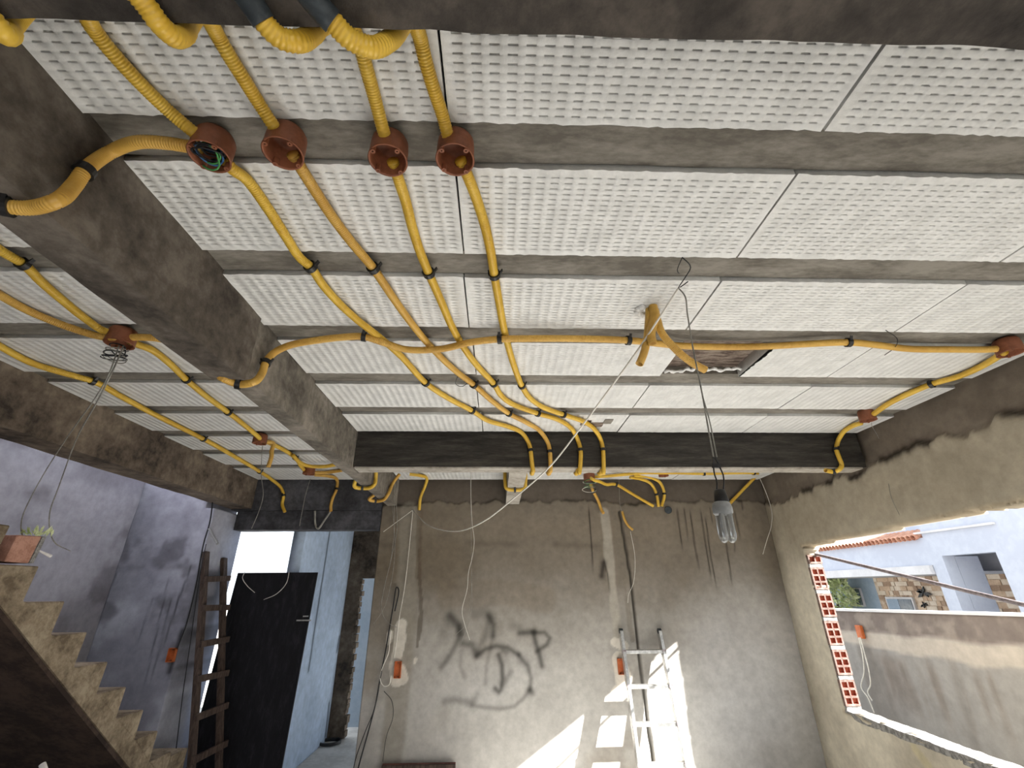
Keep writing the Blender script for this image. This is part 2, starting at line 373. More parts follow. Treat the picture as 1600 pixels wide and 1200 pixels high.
_fp = {}
def foam_mesh(L, W, ragged=False, T=.085):
    key = (round(L, 3), round(W, 3), ragged)
    if key in _fp: return _fp[key]
    px, py, sx, sy, dp = .0415, .0205, .0235, .0048, .0075
    nx = int((L-.02)/px); ny = int((W-.016)/py); ox = (L-nx*px)/2; oy = (W-ny*py)/2
    xs = [0.]; ys = [0.]
    for i in range(nx): xs += [ox+i*px+(px-sx)/2, ox+i*px+(px+sx)/2]
    for j in range(ny): ys += [oy+j*py+(py-sy)/2, oy+j*py+(py+sy)/2]
    xs = np.array(xs+[L]); ys = np.array(ys+[W]); na, nb = len(xs), len(ys)
    X, Yv = np.meshgrid(xs, ys, indexing='ij'); Zv = np.zeros_like(X)
    rg = np.random.RandomState(int(L*1000) % 997)
    Yv[:, 0] += rg.uniform(-.004, .002, na); Yv[:, -1] += rg.uniform(-.002, .004, na)
    if ragged: X[0, :] += rg.uniform(0, .012, nb)+np.linspace(.03, 0, nb)*.7
    Zv += (fbm(X*5, Yv*5, 3, 2)-.5)*.0012
    V = np.stack([X, Yv, Zv], -1).reshape(-1, 3); idx = np.arange(na*nb).reshape(na, nb)
    q = np.stack([idx[:-1, :-1], idx[:-1, 1:], idx[1:, 1:], idx[1:, :-1]], -1)
    slot = np.zeros((na-1, nb-1), bool); slot[1:-1:2, 1:-1:2] = True
    F = [q[~slot]]; sq = q[slot]; n = len(sq)
    S4 = V[sq]; c = S4.mean(1, keepdims=True); top = (c+(S4-c)*np.array([.95, .9, 1])); top[..., 2] += dp
    base = len(V); V = np.vstack([V, top.reshape(-1, 3)]); ti = base+np.arange(n*4).reshape(n, 4)
    F.append(ti)
    for k in range(4):
        k2 = (k+1) % 4; F.append(np.stack([sq[:, k], sq[:, k2], ti[:, k2], ti[:, k]], -1))
    b = len(V); V = np.vstack([V, [(0, 0, 0), (L, 0, 0), (L, W, 0), (0, W, 0), (0, 0, T), (L, 0, T), (L, W, T), (0, W, T)]])
    F.append(b+np.array([[0, 1, 5, 4], [1, 2, 6, 5], [2, 3, 7, 6], [3, 0, 4, 7], [4, 5, 6, 7]]))
    me = mesh_np('foam_panel', V, np.vstack(F)); me.materials.append(MT['foam']); _fp[key] = me
    return me
def foam(x0, x1, y0, y1, ragged=False, dz=0):
    o = link('foam_panel', foam_mesh(x1-x0, y1-y0, ragged), None, ceiling); o.location = (x0, y0, CEIL+dz); return o
for r in range(0, 9):
    y0 = jy(r)+JW+.005; y1 = jy(r+1)-.005
    if r == 0: y0 = .436
    if r == 8: y1 = 4.935
    if r == 6: y0 = 3.472
    xe = round(wall_x(y0)-.014, 3); dx = random.uniform(-.012, .012)
    a, b, c = -.13+dx+r*.003, .858+dx*.5+r*.012, 1.86+r*.008
    if r == 6: a, b, c = .262, 1.0, 1.9
    if r >= 6: foam(-1.064, .085, y0, y1); a = .238
    else: foam(-1.064, round(a-.003, 3), y0, y1, dz=random.uniform(0, .004))
    if r == 3:
        foam(round(a+.003, 3), .918, y0, y1); foam(1.372, 1.886, y0, y1, True); foam(1.892, xe, y0, y1)
    else:
        foam(round(a+.003, 3), round(b-.004, 3), y0, y1, dz=random.uniform(0, .003))
        foam(round(b+.004, 3), round(c-.003, 3), y0, y1, dz=random.uniform(0, .003)); foam(round(c+.003, 3), xe, y0, y1)
    if r != 6: foam(-2.578, -1.176, y0, y1)
    else: foam(-2.578, -1.176, jy(6)+JW+.002, y1)
# the gap where one panel is broken away: old shuttering board and foam crumbs above it
hb = rough_box('shuttering_board', .925, 1.40, jy(3)+JW+.004, jy(4)-.004, CEIL+.062, CEIL+.098, .02, .004, MT['wood_dark'], ceiling, 5)
rg = np.random.RandomState(4)
pts = [Zp(x, 577+rg.uniform(-2, 2)+(2 if x < 1070 else 0), 1.125) for x in range(1038, 1160, 7)]
link('foam_remnant', tube_mesh('foam_remnant', pts, .011, .012, 8, .004), MT['foam'], ceiling)

for k, (px_, py_, sx_) in enumerate([(915, 661, .07), (932, 664, .09), (950, 659, .06)]):
    p = Zp(px_, py_, 1.1); rough_box('broken_foam_patch', p.x-sx_/2, p.x+sx_/2, p.y-.05, p.y+.04, CEIL-.003, CEIL+.01, .015, .003, MT['wood_dark'] if k < 2 else MT['joist'], ceiling, 80+k, 20)
# ---------------- beams
t1 = tag(rough_box('trim_1', -2.58, 2.655, .285, .43, CH+.82, CEIL+.1, .02, .004, MT['beam_dark'], None, 3, 9), 'dark rough concrete beam overhead nearest the viewer', kind='structure')
t2 = tag(rough_box('trim_2', -1.167, -1.07, .435, 4.955, CH+.824, CEIL+.1, .03, .003, MT['beam_mid'], None, 11), 'long grey concrete beam running away on the left', kind='structure')
rough_box('beam_haunch', -1.186, -1.050, .437, 1.735, CH+.802, CEIL+.098, .02, .005, MT['beam'], t2, 31, 8)
t3 = tag(rough_box('trim_3', -1.066, 2.83, 3.33, 3.46, CH+.838, CEIL+.1, .03, .003, MT['beam_board'], None, 15), 'dark board-marked concrete beam crossing the room', kind='structure')
t4 = tag(rough_box('trim_4', -2.80, -2.585, .2, 4.95, CH+.795, CEIL+.1, .03, .004, MT['beam_brown'], None, 19, 5), 'brown stained concrete beam above the staircase', kind='structure')
t5 = tag(rough_box('trim_5', -2.80, -1.235, 4.962, 5.14, CH+.782, CEIL+.1, .03, .003, MT['beam_slate'], None, 23), 'concrete beam over the passage at the back', kind='structure')
t6 = tag(rough_box('trim_6', .092, .235, 3.464, 4.985, CH+.844, CEIL+.1, .03, .002, MT['pale'], None, 27), 'short pale concrete beam between dark beam and back wall', kind='structure')
rough_box('cast_lip', -1.06, 2.80, 3.332, 3.462, CH+.826, CH+.838, .03, .002, MT['pale'], t3, 5)

# ---------------- back wall
BX, BY = -1.23, 4.994
def bw(px, py): p = Yp(px, py, BY); return (p.x-BX, p.z)
G = lambda a, b: bw(660+a/5.7125, 920+b/5.7125)
def back_tone(u, v):
    n1 = fbm(u*1.6, v*1.6, 1); n2 = fbm(u*6, v*6, 2); n3 = fbm(u*.9+7, v*2.2, 5)
    t = np.ones(u.shape+(3,))*rgb((176, 173, 167))
    t = mixc(t, rgb((140, 132, 120)), sst(.45, .7, n1)*.7)
    t = mixc(t, rgb((186, 184, 180)), sst(.5, .75, n3)*.5)
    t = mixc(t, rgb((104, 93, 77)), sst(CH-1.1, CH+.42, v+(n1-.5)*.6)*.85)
    t = mixc(t, rgb((128, 118, 104)), np.exp(-((v-CH-.60)/.12)**2)*.6)
    t = mixc(t, rgb((204, 203, 202)), sst(2.7, 3.5, u+(n1-.5)*.5)*sst(CH+.2, CH-.5, v)*.5)  # lower right end lightened: window glare painted into the plaster colour
    # bare concrete band above the ragged plaster edge
    edge = CH+.86+(fbm(u*5, v*0+3, 9)-.5)*.10+(fbm(u*19, v*0+1, 10)-.5)*.05
    band = sst(-.012, .012, v-edge); t = mixc(t, rgb((92, 84, 76)), band*.85)
    rim = np.exp(-((v-edge)/.022)**2)*sst(.5, .75, fbm(u*5, v*3, 4, 3)); t = mixc(t, rgb((46, 42, 36)), rim*.8)
    # horizontal mason's line
    hl = np.exp(-((v-(CH+.43+.015*np.sin(u*2)))/.03)**2)*sst(.4, .55, vn(u*3, v, 6)); t = mixc(t, rgb((96, 88, 76)), hl*.5)
    # pier strips and patched chases
    for pts, wd, col, k in (
        ([bw(640, 800), bw(632, 1000), bw(610, 1190)], .10, (142, 136, 124), .7),
        ([bw(654, 860), bw(658, 960), bw(652, 1010)], .012, (84, 74, 62), .6),
        ([bw(656, 800), bw(654, 900)], .03, (98, 86, 72), .5),
        ([bw(944, 800), bw(955, 900), bw(965, 1000)], .045, (168, 162, 150), .7),
        ([bw(962, 800), bw(974, 900), bw(988, 1000)], .02, (120, 112, 100), .5),
        ([bw(700, 930), bw(780, 925), bw(850, 935)], .12, (118, 106, 90), .35)):
        d, f = segd(u, v, pts); t = mixc(t, rgb(col), k*sst(wd*1.25, wd*.75, d+(n2-.5)*.04))
    # dark damp runs
    runs = [([(1057, 790), (1067, 865)], 1), ([(1068, 790), (1076, 850)], .8), ([(1077, 790), (1085, 850), (1094, 900)], 1), ([(1093, 790), (1104, 860), (1113, 920)], 1),
            ([(1101, 800), (1110, 870), (1122, 930)], 1), ([(1133, 840), (1145, 922)], 1), ([(1147, 795), (1158, 848)], .9), ([(1108, 790), (1114, 822)], .7),
            ([(919, 785), (924, 850), (927, 905)], 1), ([(942, 870), (950, 900), (954, 935)], .8), ([(1147, 830), (1148, 868)], .6), ([(1158, 780), (1161, 800)], .8)]
    for pts, k in runs:
        d, f = segd(u, v, [bw(*p) for p in pts]); t = mixc(t, rgb((40, 36, 30)), k*.85*np.exp(-(d/.008)**2)*sst(0, .15, f)*sst(1.0, .7, f))
    # spray-painted scrawl
    sp = [([(250, 245), (320, 330), (345, 400)], .045, .95), ([(335, 330), (320, 450), (250, 590), (170, 700)], .028, .7), ([(215, 300), (190, 420)], .06, .35),
          ([(360, 490), (440, 500), (485, 590)], .035, .75), ([(590, 240), (635, 320), (630, 420)], .03, .9), ([(630, 420), (600, 560), (570, 700), (560, 850)], .02, .4),
          ([(600, 280), (560, 420), (490, 560)], .035, .5), ([(470, 230), (560, 200), (600, 250)], .05, .4),
          ([(480, 600), (560, 540), (660, 510), (760, 525), (860, 590)], .024, .9), ([(860, 590), (940, 690), (970, 800), (960, 900)], .022, .75),
          ([(960, 900), (900, 980), (820, 1050), (700, 1070), (560, 1060), (440, 1040)], .018, .55), ([(955, 905), (975, 925)], .03, .8),
          ([(680, 590), (710, 680), (715, 800), (700, 900), (680, 920), (650, 890)], .024, .95), ([(790, 740), (740, 820), (720, 860)], .026, .5),
          ([(870, 395), (1000, 385)], .03, .95), ([(990, 390), (1010, 480), (1040, 570), (1065, 690)], .026, .95), ([(1000, 390), (1090, 390), (1135, 440), (1110, 500), (1020, 560)], .022, .85),
          ([(720, 550), (745, 565)], .03, .6), ([(800, 330), (860, 340)], .04, .3), ([(200, 1005), (300, 990), (440, 1020)], .03, .55), ([(345, 560), (340, 700), (380, 800)], .02, .35), ([(880, 650), (930, 660)], .04, .35),
          ([(460, 990), (490, 940)], .03, .3)]
    for pts, wd, k in sp:
        d, f = segd(u, v, [G(*p) for p in pts]); t = mixc(t, rgb((34, 33, 28)), k*.74*np.exp(-(d/(wd*1.05))**2))
    # white filler round the socket boxes
    for pts, wd in (([bw(628, 975), bw(624, 1010), bw(617, 1040), bw(620, 1062)], .055), ([bw(625, 1045), bw(629, 1060)], .05), ([bw(610, 990), bw(608, 1003)], .02), ([bw(649, 1030), bw(648, 1034)], .016),
                    ([bw(968, 1030), bw(975, 1060)], .075), ([bw(965, 1085), bw(978, 1070)], .05), ([bw(960, 1003), bw(975, 1010)], .045)):
        d, f = segd(u, v, pts); t = mixc(t, rgb((206, 200, 188)), sst(.004, -.004, d-wd+(n2-.5)*.05)*.9)
    # open chase beside the ladder
    d, f = segd(u, v, [bw(968, 800), bw(985, 900), bw(997, 1010), bw(1010, 1115), bw(1020, 1190)]); t = mixc(t, rgb((64, 60, 54)), .85*sst(.018, .009, d))
    d, f = segd(u, v, [bw(940, 900), bw(943, 880)]); t = mixc(t, rgb((40, 36, 32)), .8*np.exp(-(d/.03)**2))
    return t*(.9+.2*n2)[..., None]
def back_disp(u, v):
    n = fbm(u*5, v*5, 12)*.006
    edge = CH+.86+(fbm(u*5, v*0+3, 9)-.5)*.10+(fbm(u*19, v*0+1, 10)-.5)*.05
    d = n-.014*sst(-.01, .01, v-edge)
    s, f = segd(u, v, [bw(968, 800), bw(985, 900), bw(997, 1010), bw(1010, 1115), bw(1020, 1190)])
    return d-.025*sst(.016, .010, s)
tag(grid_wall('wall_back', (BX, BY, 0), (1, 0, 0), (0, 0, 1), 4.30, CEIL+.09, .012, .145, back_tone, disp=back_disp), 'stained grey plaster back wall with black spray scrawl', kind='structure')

# ---------------- right wall with the unglazed window hole
sk = math.atan(.06); UR = (-math.sin(sk), -math.cos(sk), 0)
WU0, WU1, WV0, WV1 = .508, 4.65, CH-.945, CH+.365  # unseen near end of the hole lengthened to let in more sun and sky
def r_hole(u, v):
    j = (fbm(u*9, v*0+1, 41)-.5)*.03; k = (fbm(v*9, u*0+2, 42)-.5)*.02
    return (u > WU0+k) & (u < WU1) & (v > WV0+j) & (v < WV1+.022*(u-WU0)+j*.6)
def rw(px, py):
    d = ray(px, py); t = (2.95-.06*4.994)/(d.x-.06*d.y); p = d*t; return ((4.994-p.y)/math.cos(sk), p.z+CH)
def right_tone(u, v):
    n1 = fbm(u*1.3, v*1.3, 21); n2 = fbm(u*6, v*6, 22)
    t = np.ones(u.shape+(3,))*rgb((212, 205, 187))
    t = mixc(t, rgb((160, 151, 134)), sst(.45, .7, n1)*.6)
    t = mixc(t, rgb((198, 191, 172)), sst(.55, .3, n1)*.4*sst(1.9, 1.2, v))
    t = mixc(t, rgb((156, 146, 128)), sst(CH-.1, CH+.6, v+(n1-.5)*.5)*.85)  # upper part darkened: difference of light over the height painted into the colour
    edge = CH+.835+(fbm(u*4, v*0+3, 29)-.5)*.15+(fbm(u*17, v*0+1, 30)-.5)*.07
    band = sst(-.01, .01, v-edge); t = mixc(t, rgb((100, 90, 80)), band*.9)
    t = mixc(t, rgb((128, 118, 106)), band*sst(.5, .65, fbm(u*5, v*8, 33))*.5)
    rim = np.exp(-((v-edge+.005)/.03)**2)*sst(.4, .6, vn(u*6, v*4, 4)); t = mixc(t, rgb((44, 36, 30)), rim*.9)
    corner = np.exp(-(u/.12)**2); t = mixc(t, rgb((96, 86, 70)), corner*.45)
    d, f = segd(u, v, [rw(1430, 1170), rw(1452, 1198)]); t = mixc(t, rgb((196, 186, 150)), sst(.05, .02, d)*.7)
    d, f = segd(u, v, [rw(1520, 680), rw(1530, 690)]); t = mixc(t, rgb((190, 180, 160)), np.exp(-(d/.03)**2)*.35)
    e = np.minimum(np.abs(v-WV1-.022*(u-WU0)), np.abs(v-WV0)); inr = (u > WU0-.03) & (u < WU1)
    t = mixc(t, rgb((168, 150, 120)), np.exp(-(e/.02)**2)*inr*.5)
    return t*(.9+.2*n2)[..., None]
def right_disp(u, v):
    edge = CH+.835+(fbm(u*4, v*0+3, 29)-.5)*.15+(fbm(u*17, v*0+1, 30)-.5)*.07
    return fbm(u*5, v*5, 52)*.006-.016*sst(-.01, .01, v-edge)
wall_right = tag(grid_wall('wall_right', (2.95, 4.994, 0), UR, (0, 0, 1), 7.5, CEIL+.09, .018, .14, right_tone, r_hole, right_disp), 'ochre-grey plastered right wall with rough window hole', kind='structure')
# hollow clay bricks showing in the jamb
def brick_mesh(rows, hgt):
    w, dp, hd = .128, .028, .022; mb = MB(); xs = [0, .014, .058, .070, .114, w]
    zs = [0]; hh = (hgt-.016*(rows+1))/rows
    for r in range(rows): zs += [.016*(r+1)+hh*r, .016*(r+1)+hh*(r+1)]
    zs.append(hgt); V = []; F = []; mi = []
    def vid(p): V.append(p); return len(V)-1
    for i in range(5):
        for j in range(len(zs)-1):
            x0, x1, z0, z1 = xs[i], xs[i+1], zs[j], zs[j+1]
            if i % 2 == 1 and j % 2 == 1:
                o = [vid(p) for p in ((x0, 0, z0), (x1, 0, z0), (x1, 0, z1), (x0, 0, z1), (x0, hd, z0), (x1, hd, z0), (x1, hd, z1), (x0, hd, z1))]
                for k in range(4): F.append((o[k], o[(k+1) % 4], o[4+(k+1) % 4], o[4+k])); mi.append(1)
                F.append((o[4], o[5], o[6], o[7])); mi.append(1)
            else:
                F.append(tuple(vid(p) for p in ((x0, 0, z0), (x1, 0, z0), (x1, 0, z1), (x0, 0, z1)))); mi.append(0)
    for q in (((0, 0, 0), (0, 0, hgt), (0, dp, hgt), (0, dp, 0)), ((w, 0, 0), (w, dp, 0), (w, dp, hgt), (w, 0, hgt)), ((0, 0, hgt), (w, 0, hgt), (w, dp, hgt), (0, dp, hgt)), ((0, 0, 0), (0, dp, 0), (w, dp, 0), (w, 0, 0)), ((0, dp, 0), (0, dp, hgt), (w, dp, hgt), (w, dp, 0))):
        F.append(tuple(vid(p) for p in q)); mi.append(0)
    me = mesh_py('brick', V, F); me.materials.append(MT['brick_face']); me.materials.append(MT['brick'])
    me.polygons.foreach_set('material_index', mi); return me
jb = (wall_x(4.46)+.006, 4.462)
full, part = brick_mesh(3, .188), brick_mesh(1, .075)
zb = CH-.905
for k in range(6):
    me = full if k < 5 else part
    o = link('brick', me, None, wall_right); o.location = (jb[0]+(.004 if k % 2 else 0), jb[1], zb); o.rotation_euler = (0, 0, 0); zb += .222
z0 = CH-.925
for k in range(6):
    h0 = CH-.905+.222*k; rough_box('mortar_joint', jb[0]+.004, jb[0]+.128, jb[1]+.004, jb[1]+.029, h0-.033, h0-.001, .008, .004, MT['mortar'], wall_right, 60+k, 20)
o = rough_box('window_sill', -.002, .15, -4.12, 0, -.035, .012, .02, .012, MT['mortar'], wall_right, 71, 9)
o.rotation_euler = (0, 0, -sk); o.location = (wall_x(4.49), 4.49, CH-.945)

tag(MB().box(-3.5, .6, -2.6, -2.45, 0, CEIL+.09).box(.6, 3.0, -2.6, -2.45, 2.3, CEIL+.09).build('wall_front_added', MT['slab']), 'unseen wall with wide doorway added behind the viewer to cut daylight', kind='structure')  # unseen wall added to reduce the daylight coming from behind the camera
# ---------------- left side: stairwell walls, pier, passage
def left_tone(u, v):
    n1 = fbm(u*1.5, v*1.5, 61); n2 = fbm(u*6, v*6, 62)
    t = np.ones(u.shape+(3,))*rgb((164, 164, 176)); t = mixc(t, rgb((124, 122, 132)), sst(.45, .68, n1)*.7)
    t = mixc(t, rgb((120, 116, 112)), sst(1.9, .8, v)*.5)
    t = mixc(t, rgb((92, 88, 94)), sst(.55, .7, fbm(u*3, v*3, 66))*.6)
    return t*(.9+.2*n2)[..., None]
tag(grid_wall('wall_left', (-3.5, -2.45, 0), (0, 1, 0), (0, 0, 1), 7.08, 4.2, .03, .15, left_tone, disp=lambda u, v: fbm(u*4, v*4, 63)*.01), 'grey plaster wall on the far side of the stairs', kind='structure')
SW = lambda px, py: (lambda p: (p.x+3.5, p.z))(Yp(px, py, 4.6))
def sb_tone(u, v):
    n1 = fbm(u*2, v*2, 71); n2 = fbm(u*7, v*7, 72)
    t = np.ones(u.shape+(3,))*rgb((164, 166, 178)); t = mixc(t, rgb((120, 120, 132)), sst(.45, .68, n1)*.7)
    hl = np.exp(-((v-CH-.21)/.03)**2); t = mixc(t, rgb((84, 82, 84)), hl*.35*sst(.4, .6, n2))
    t = mixc(t, rgb((84, 82, 88)), sst(.55, .7, fbm(u*4, v*4, 75))*.6)
    for pts in ([(290, 905), (262, 990)], [(285, 920), (245, 1040)], [(270, 930), (232, 1080)], [(265, 900), (222, 1090)], [(185, 890), (150, 975)], [(240, 930), (215, 1010)], [(300, 880), (280, 940)]):
        d, f = segd(u, v, [SW(*p) for p in pts]); t = mixc(t, rgb((50, 50, 54)), .6*np.exp(-(d/.007)**2)*sst(0, .1, f)*sst(1, .7, f))
    d, f = segd(u, v, [SW(285, 985), SW(265, 1050)]); t = mixc(t, rgb((36, 36, 38)), .8*np.exp(-(d/.02)**2))
    return t*(.88+.24*n2)[..., None]
tag(grid_wall('wall_stair', (-3.5, 4.6, 0), (1, 0, 0), (0, 0, 1), .755, 4.2, .015, .55, sb_tone, hole=lambda u, v: (u > .665) & (v > CH+.745), disp=lambda u, v: fbm(u*5, v*5, 73)*.008), 'dark grey stained wall pier behind the staircase', kind='structure')
def ps_tone(u, v):
    n1 = fbm(u*2, v*2, 81); n2 = fbm(u*7, v*7, 82)
    t = np.ones(u.shape+(3,))*rgb((174, 190, 210)); t = mixc(t, rgb((148, 162, 182)), sst(.45, .68, n1)*.5)
    PW = lambda px, py: (lambda p: (p.y-5.15, p.z))(Xp(px, py, -2.06))
    for pts in ([(515, 832), (495, 960), (482, 1047)], [(530, 995), (526, 1018)], [(514, 1098), (508, 1150)], [(516, 1120), (511, 1150)]):
        d, f = segd(u, v, [PW(*p) for p in pts]); t = mixc(t, rgb((30, 34, 44)), .9*np.exp(-(d/.022)**2))
    return t*(.9+.2*n2)[..., None]
tag(grid_wall('wall_passage', (-2.06, 5.145, 0), (0, 1, 0), (0, 0, 1), 1.76, CEIL+.08, .02, .12, ps_tone, disp=lambda u, v: fbm(u*5, v*5, 83)*.006), 'pale blue-grey wall of the passage beside the black board', kind='structure')
tag(rough_box('wall_header', -2.74, -1.235, 4.99, 5.138, CH+.585, CH+.778, .03, .003, MT['beam_slate'], None, 91), 'dark header above the passage opening', kind='structure')
o = MB().box(-2.055, -1.885, 6.855, 6.99, 0, CEIL+.08).box(-1.885, -.4, 6.855, 6.99, CH+.16, CEIL+.08).build('wall_far', MT['beam_brown']); tag(o, 'dark masonry wall with doorway at the end of passage', kind='structure')
# ragged brick ends along the far doorway
rg = np.random.RandomState(3); z = .02
while z < CH+.1:
    hgt = rg.uniform(.05, .1); b = MB().box(-1.884, -1.884+rg.uniform(.008, .05), 6.86, 6.98, z, z+hgt*.85).build('brick', MT['beam_brown'], o); z += hgt
tag(MB().box(-2.02, .6, 7.46, 7.6, 0, 2.6).build('wall_outer', MT['hblue']), 'pale sunlit outer wall beyond the far doorway', kind='structure')

# ================================================================== STAIRCASE
st = empty('staircase', (-2.9, 3.5, 0), 'rough concrete staircase descending along the left wall', 'staircase')
RZ, TR = .1735, .2345
tips = [(2.89-TR*4+TR*k, CH-.04+RZ*4-RZ*k) for k in range(11)]
tips = [(y+random.uniform(-.008, .008), z+random.uniform(-.006, .006)) for y, z in tips]
XS0, XS1 = -3.4, -2.42
inner = []
for k in range(1, len(tips)):
    (ya, za), (yb, zb_) = tips[k-1], tips[k]
    zn = tips[k+1][1] if k+1 < len(tips) else zb_-RZ
    A = (ya-.004, zb_); B = (yb, zb_); Cc = (yb-.012, zn)
    me = MB().poly_prism([(XS1, *A), (XS1, *B), (XS1, *Cc)], (XS0-XS1, 0, 0)); s = me.build('step', MT['stairs'], st, bevel=.006)
    inner.append(A); last = Cc
pl = inner+[last]
def soff(y): return CH-.05-.76*(y-2.53)
poly = [(XS1-.003, y+.003, z-.002) for y, z in pl]+[(XS1-.003, last[0]-.05, max(soff(last[0]-.05), .02)), (XS1-.003, pl[0][0], soff(pl[0][0]))]
MB().poly_prism(poly, (XS0-XS1+.006, 0, 0)).build('waist_slab', MT['stairs'], st)
y0, y1 = pl[0][0], last[0]-.06
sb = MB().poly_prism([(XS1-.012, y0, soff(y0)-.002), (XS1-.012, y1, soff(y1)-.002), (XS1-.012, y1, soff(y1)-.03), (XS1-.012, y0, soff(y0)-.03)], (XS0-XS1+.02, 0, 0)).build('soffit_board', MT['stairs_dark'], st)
tag(rough_box('landing_block', -2.90, -2.47, last[0]+.03, 4.585, 0, CH-1.135, .03, .003, MT['stairs'], None, 44), 'low concrete landing block at foot of the staircase', 'block')
# terracotta block left on the stairs
hb = MB(); bl = Xp(38, 862, -2.40)
q = [Xp(8, 877, -2.415), Xp(45, 880, -2.415), Xp(66, 838, -2.415), Xp(28, 836, -2.415)]
blk = empty('hollow_block', q[0], 'terracotta block bedded in the upper stair edge', 'block')
hb.poly_prism(q, (-.14, 0, 0)).build('clay_body', mat('pale_clay', [(.3, (160, 116, 98)), (.7, (186, 142, 124))], 20, .9, .3, 120), blk, bevel=.004)
MB().poly_prism([q[1]+Vector((.003, 0, 0)), q[1]+Vector((.003, .022, 0)), q[2]+Vector((.003, .022, 0)), q[2]+Vector((.003, 0, 0))], (-.14, 0, 0)).build('mortar_edge', MT['mortar'], blk)
pl_ = MB(); rg = np.random.RandomState(9)
for k in range(26):
    a = Xp(60, 834, -2.5)+Vector((rg.uniform(-.05, .03), rg.uniform(-.09, .07), -.01)); b = a+Vector((rg.uniform(-.03, .03), rg.uniform(-.04, .04), rg.uniform(.02, .06)))
    pl_.add([a, (a+b)/2+Vector((0, .008, 0)), b, (a+b)/2-Vector((0, .008, 0))], [(0, 1, 2, 3)])
tag(pl_.build('weed', MT['leaf']), 'small green weed growing beside the terracotta block', 'plant')

# ================================================================== BLACK BOARD, LADDERS, FLOOR BITS
pn = empty('plywood_board', (-2.25, 5.0, 0), 'tall black board leaning across the bright passage opening', 'board')
zt = CH+.178
MB().poly_prism([(-2.665, 4.975, .004), (-1.852, 4.975, .004), (-1.846, 5.10, zt), (-2.655, 5.10, zt)], (0, .02, 0)).build('panel', MT['panel'], pn, bevel=.002)
a = Yp(464, 969, 5.04); MB().box(a.x, a.x+.14, a.y-.012, a.y-.002, a.z-.008, a.z+.004).build('latch', MT['alu'], pn)
a = Yp(474, 963, 5.04); MB().box(a.x, a.x+.05, a.y-.012, a.y-.002, a.z-.005, a.z+.006).build('latch', MT['alu'], pn)
wire([Yp(383, 893, 5.07), Yp(379, 903, 5.03), Yp(386, 915, 5.03), Yp(398, 926, 5.03)], 'white wire curl hanging over the left of black board', r=.003)
wire([Yp(452, 893, 5.09), Yp(447, 912, 5.03), Yp(432, 928, 5.03), Yp(412, 937, 5.03)], 'white wire curl hanging over the middle of black board', r=.003)

lw = empty('wooden_ladder', (-2.4, 4.75, 0), 'old wooden ladder leaning on the dark pier by the stairs', 'ladder')
def ext(a, b, z): return a+(b-a)*((z-a.z)/(b.z-a.z))
la, lb = Yp(322, 862, 4.62), Yp(299, 1198, 4.62); ra, rb_ = Yp(350, 872, 4.93), Yp(342, 1195, 4.93)
lb, rb_ = ext(la, lb, .01), ext(ra, rb_, .01)
for a, b in ((la, lb), (ra, rb_)): MB().obox(a, b, .07, .035, Vector((1, 0, 0))).build('rail', MT['wood'], lw, bevel=.003)
for py in (905, 950, 1006, 1060, 1120, 1186):
    zz = Yp(318, py, 4.62).z; p, q_ = ext(la, lb, zz), ext(ra, rb_, zz+random.uniform(-.01, .02)); d = (q_-p).normalized()
    MB().obox(p-d*.04+Vector((.032, 0, 0)), q_+d*.05+Vector((.032, 0, 0)), .025, .05).build('rung', MT['wood'], lw, bevel=.003)

al = empty('aluminium_ladder', (1.4, 4.5, 0), 'silver aluminium ladder leaning on the sunlit back wall', 'ladder')
la, lb = Yp(970, 986, 4.935), Yp(998, 1196, 4.76); ra, rb_ = Yp(1030, 986, 4.935), Yp(1072, 1196, 4.76)
lb, rb_ = ext(la, lb, .01), ext(ra, rb_, .01)
for a, b in ((la, lb), (ra, rb_)):
    MB().obox(a, b, .030, .072, Vector((0, -1, 0))).build('rail', MT['alu'], al, bevel=.002)
    MB().cyl(a+Vector((-.016, -.005, .0)), a+Vector((.016, -.005, .0)), .024, n=14).build('end_cap', MT['tape'], al)
for k in range(5):
    zz = la.z-.17-k*.27; p, q_ = ext(la, lb, zz), ext(ra, rb_, zz); d = (q_-p).normalized()
    MB().obox(p+d*.008, q_-d*.008, .06, .03).build('rung', MT['alu'], al, bevel=.003)
    for e in (p, q_): MB().box(e.x-.018, e.x+.018, e.y-.036, e.y-.03, e.z-.02, e.z+.02).build('bracket', MT['steel'], al)

c0 = Zp(515, 1163, -CH); pts = []
for k in range(0, 60): t = k/59*2*math.pi*3.2; pts.append(Vector((c0.x+.12*math.cos(t), c0.y+.12*math.sin(t), .014+.006*k/20)))
tag(link('hose_coil', tube_mesh('hose_coil', pts, .012, .012, 8), MT['black']), 'small coil of black hose on the passage floor', 'hose')
a = Yp(598, 1193, 4.95); b = Yp(712, 1193, 4.95)
bb = empty('brown_board', (a.x, 4.95, 0), 'reddish brown board standing against the foot of back wall', 'board')
MB().box(a.x, b.x, 4.925, 4.955, 0, a.z).build('panel', mat('red_brown_board', [(.3, (92, 58, 54)), (.7, (120, 80, 74))], 8), bb, bevel=.003)
MB().box(a.x, b.x, 4.905, 4.925, a.z-.05, a.z-.004).build('edge_strip', MT['wood'], bb, bevel=.002)
a = Yp(66, 1194, 2.3); wp = MB().cyl(a, a+Vector((.10, -.02, -.10)), .011, n=10); tag(wp.build('plastic_pipe', MT['white_pl'], smooth=False), 'short white plastic pipe end at the lower left', 'pipe')
a = Yp(325, 1106, 5.0); MBk = MB(); MBk.lathe((a.x-.03, 5.30, 0), (0, 0, 1), [(.001, 0), (.10, 0), (.12, a.z-.01), (.10, a.z+.02), (.001, a.z+.03)], 18)
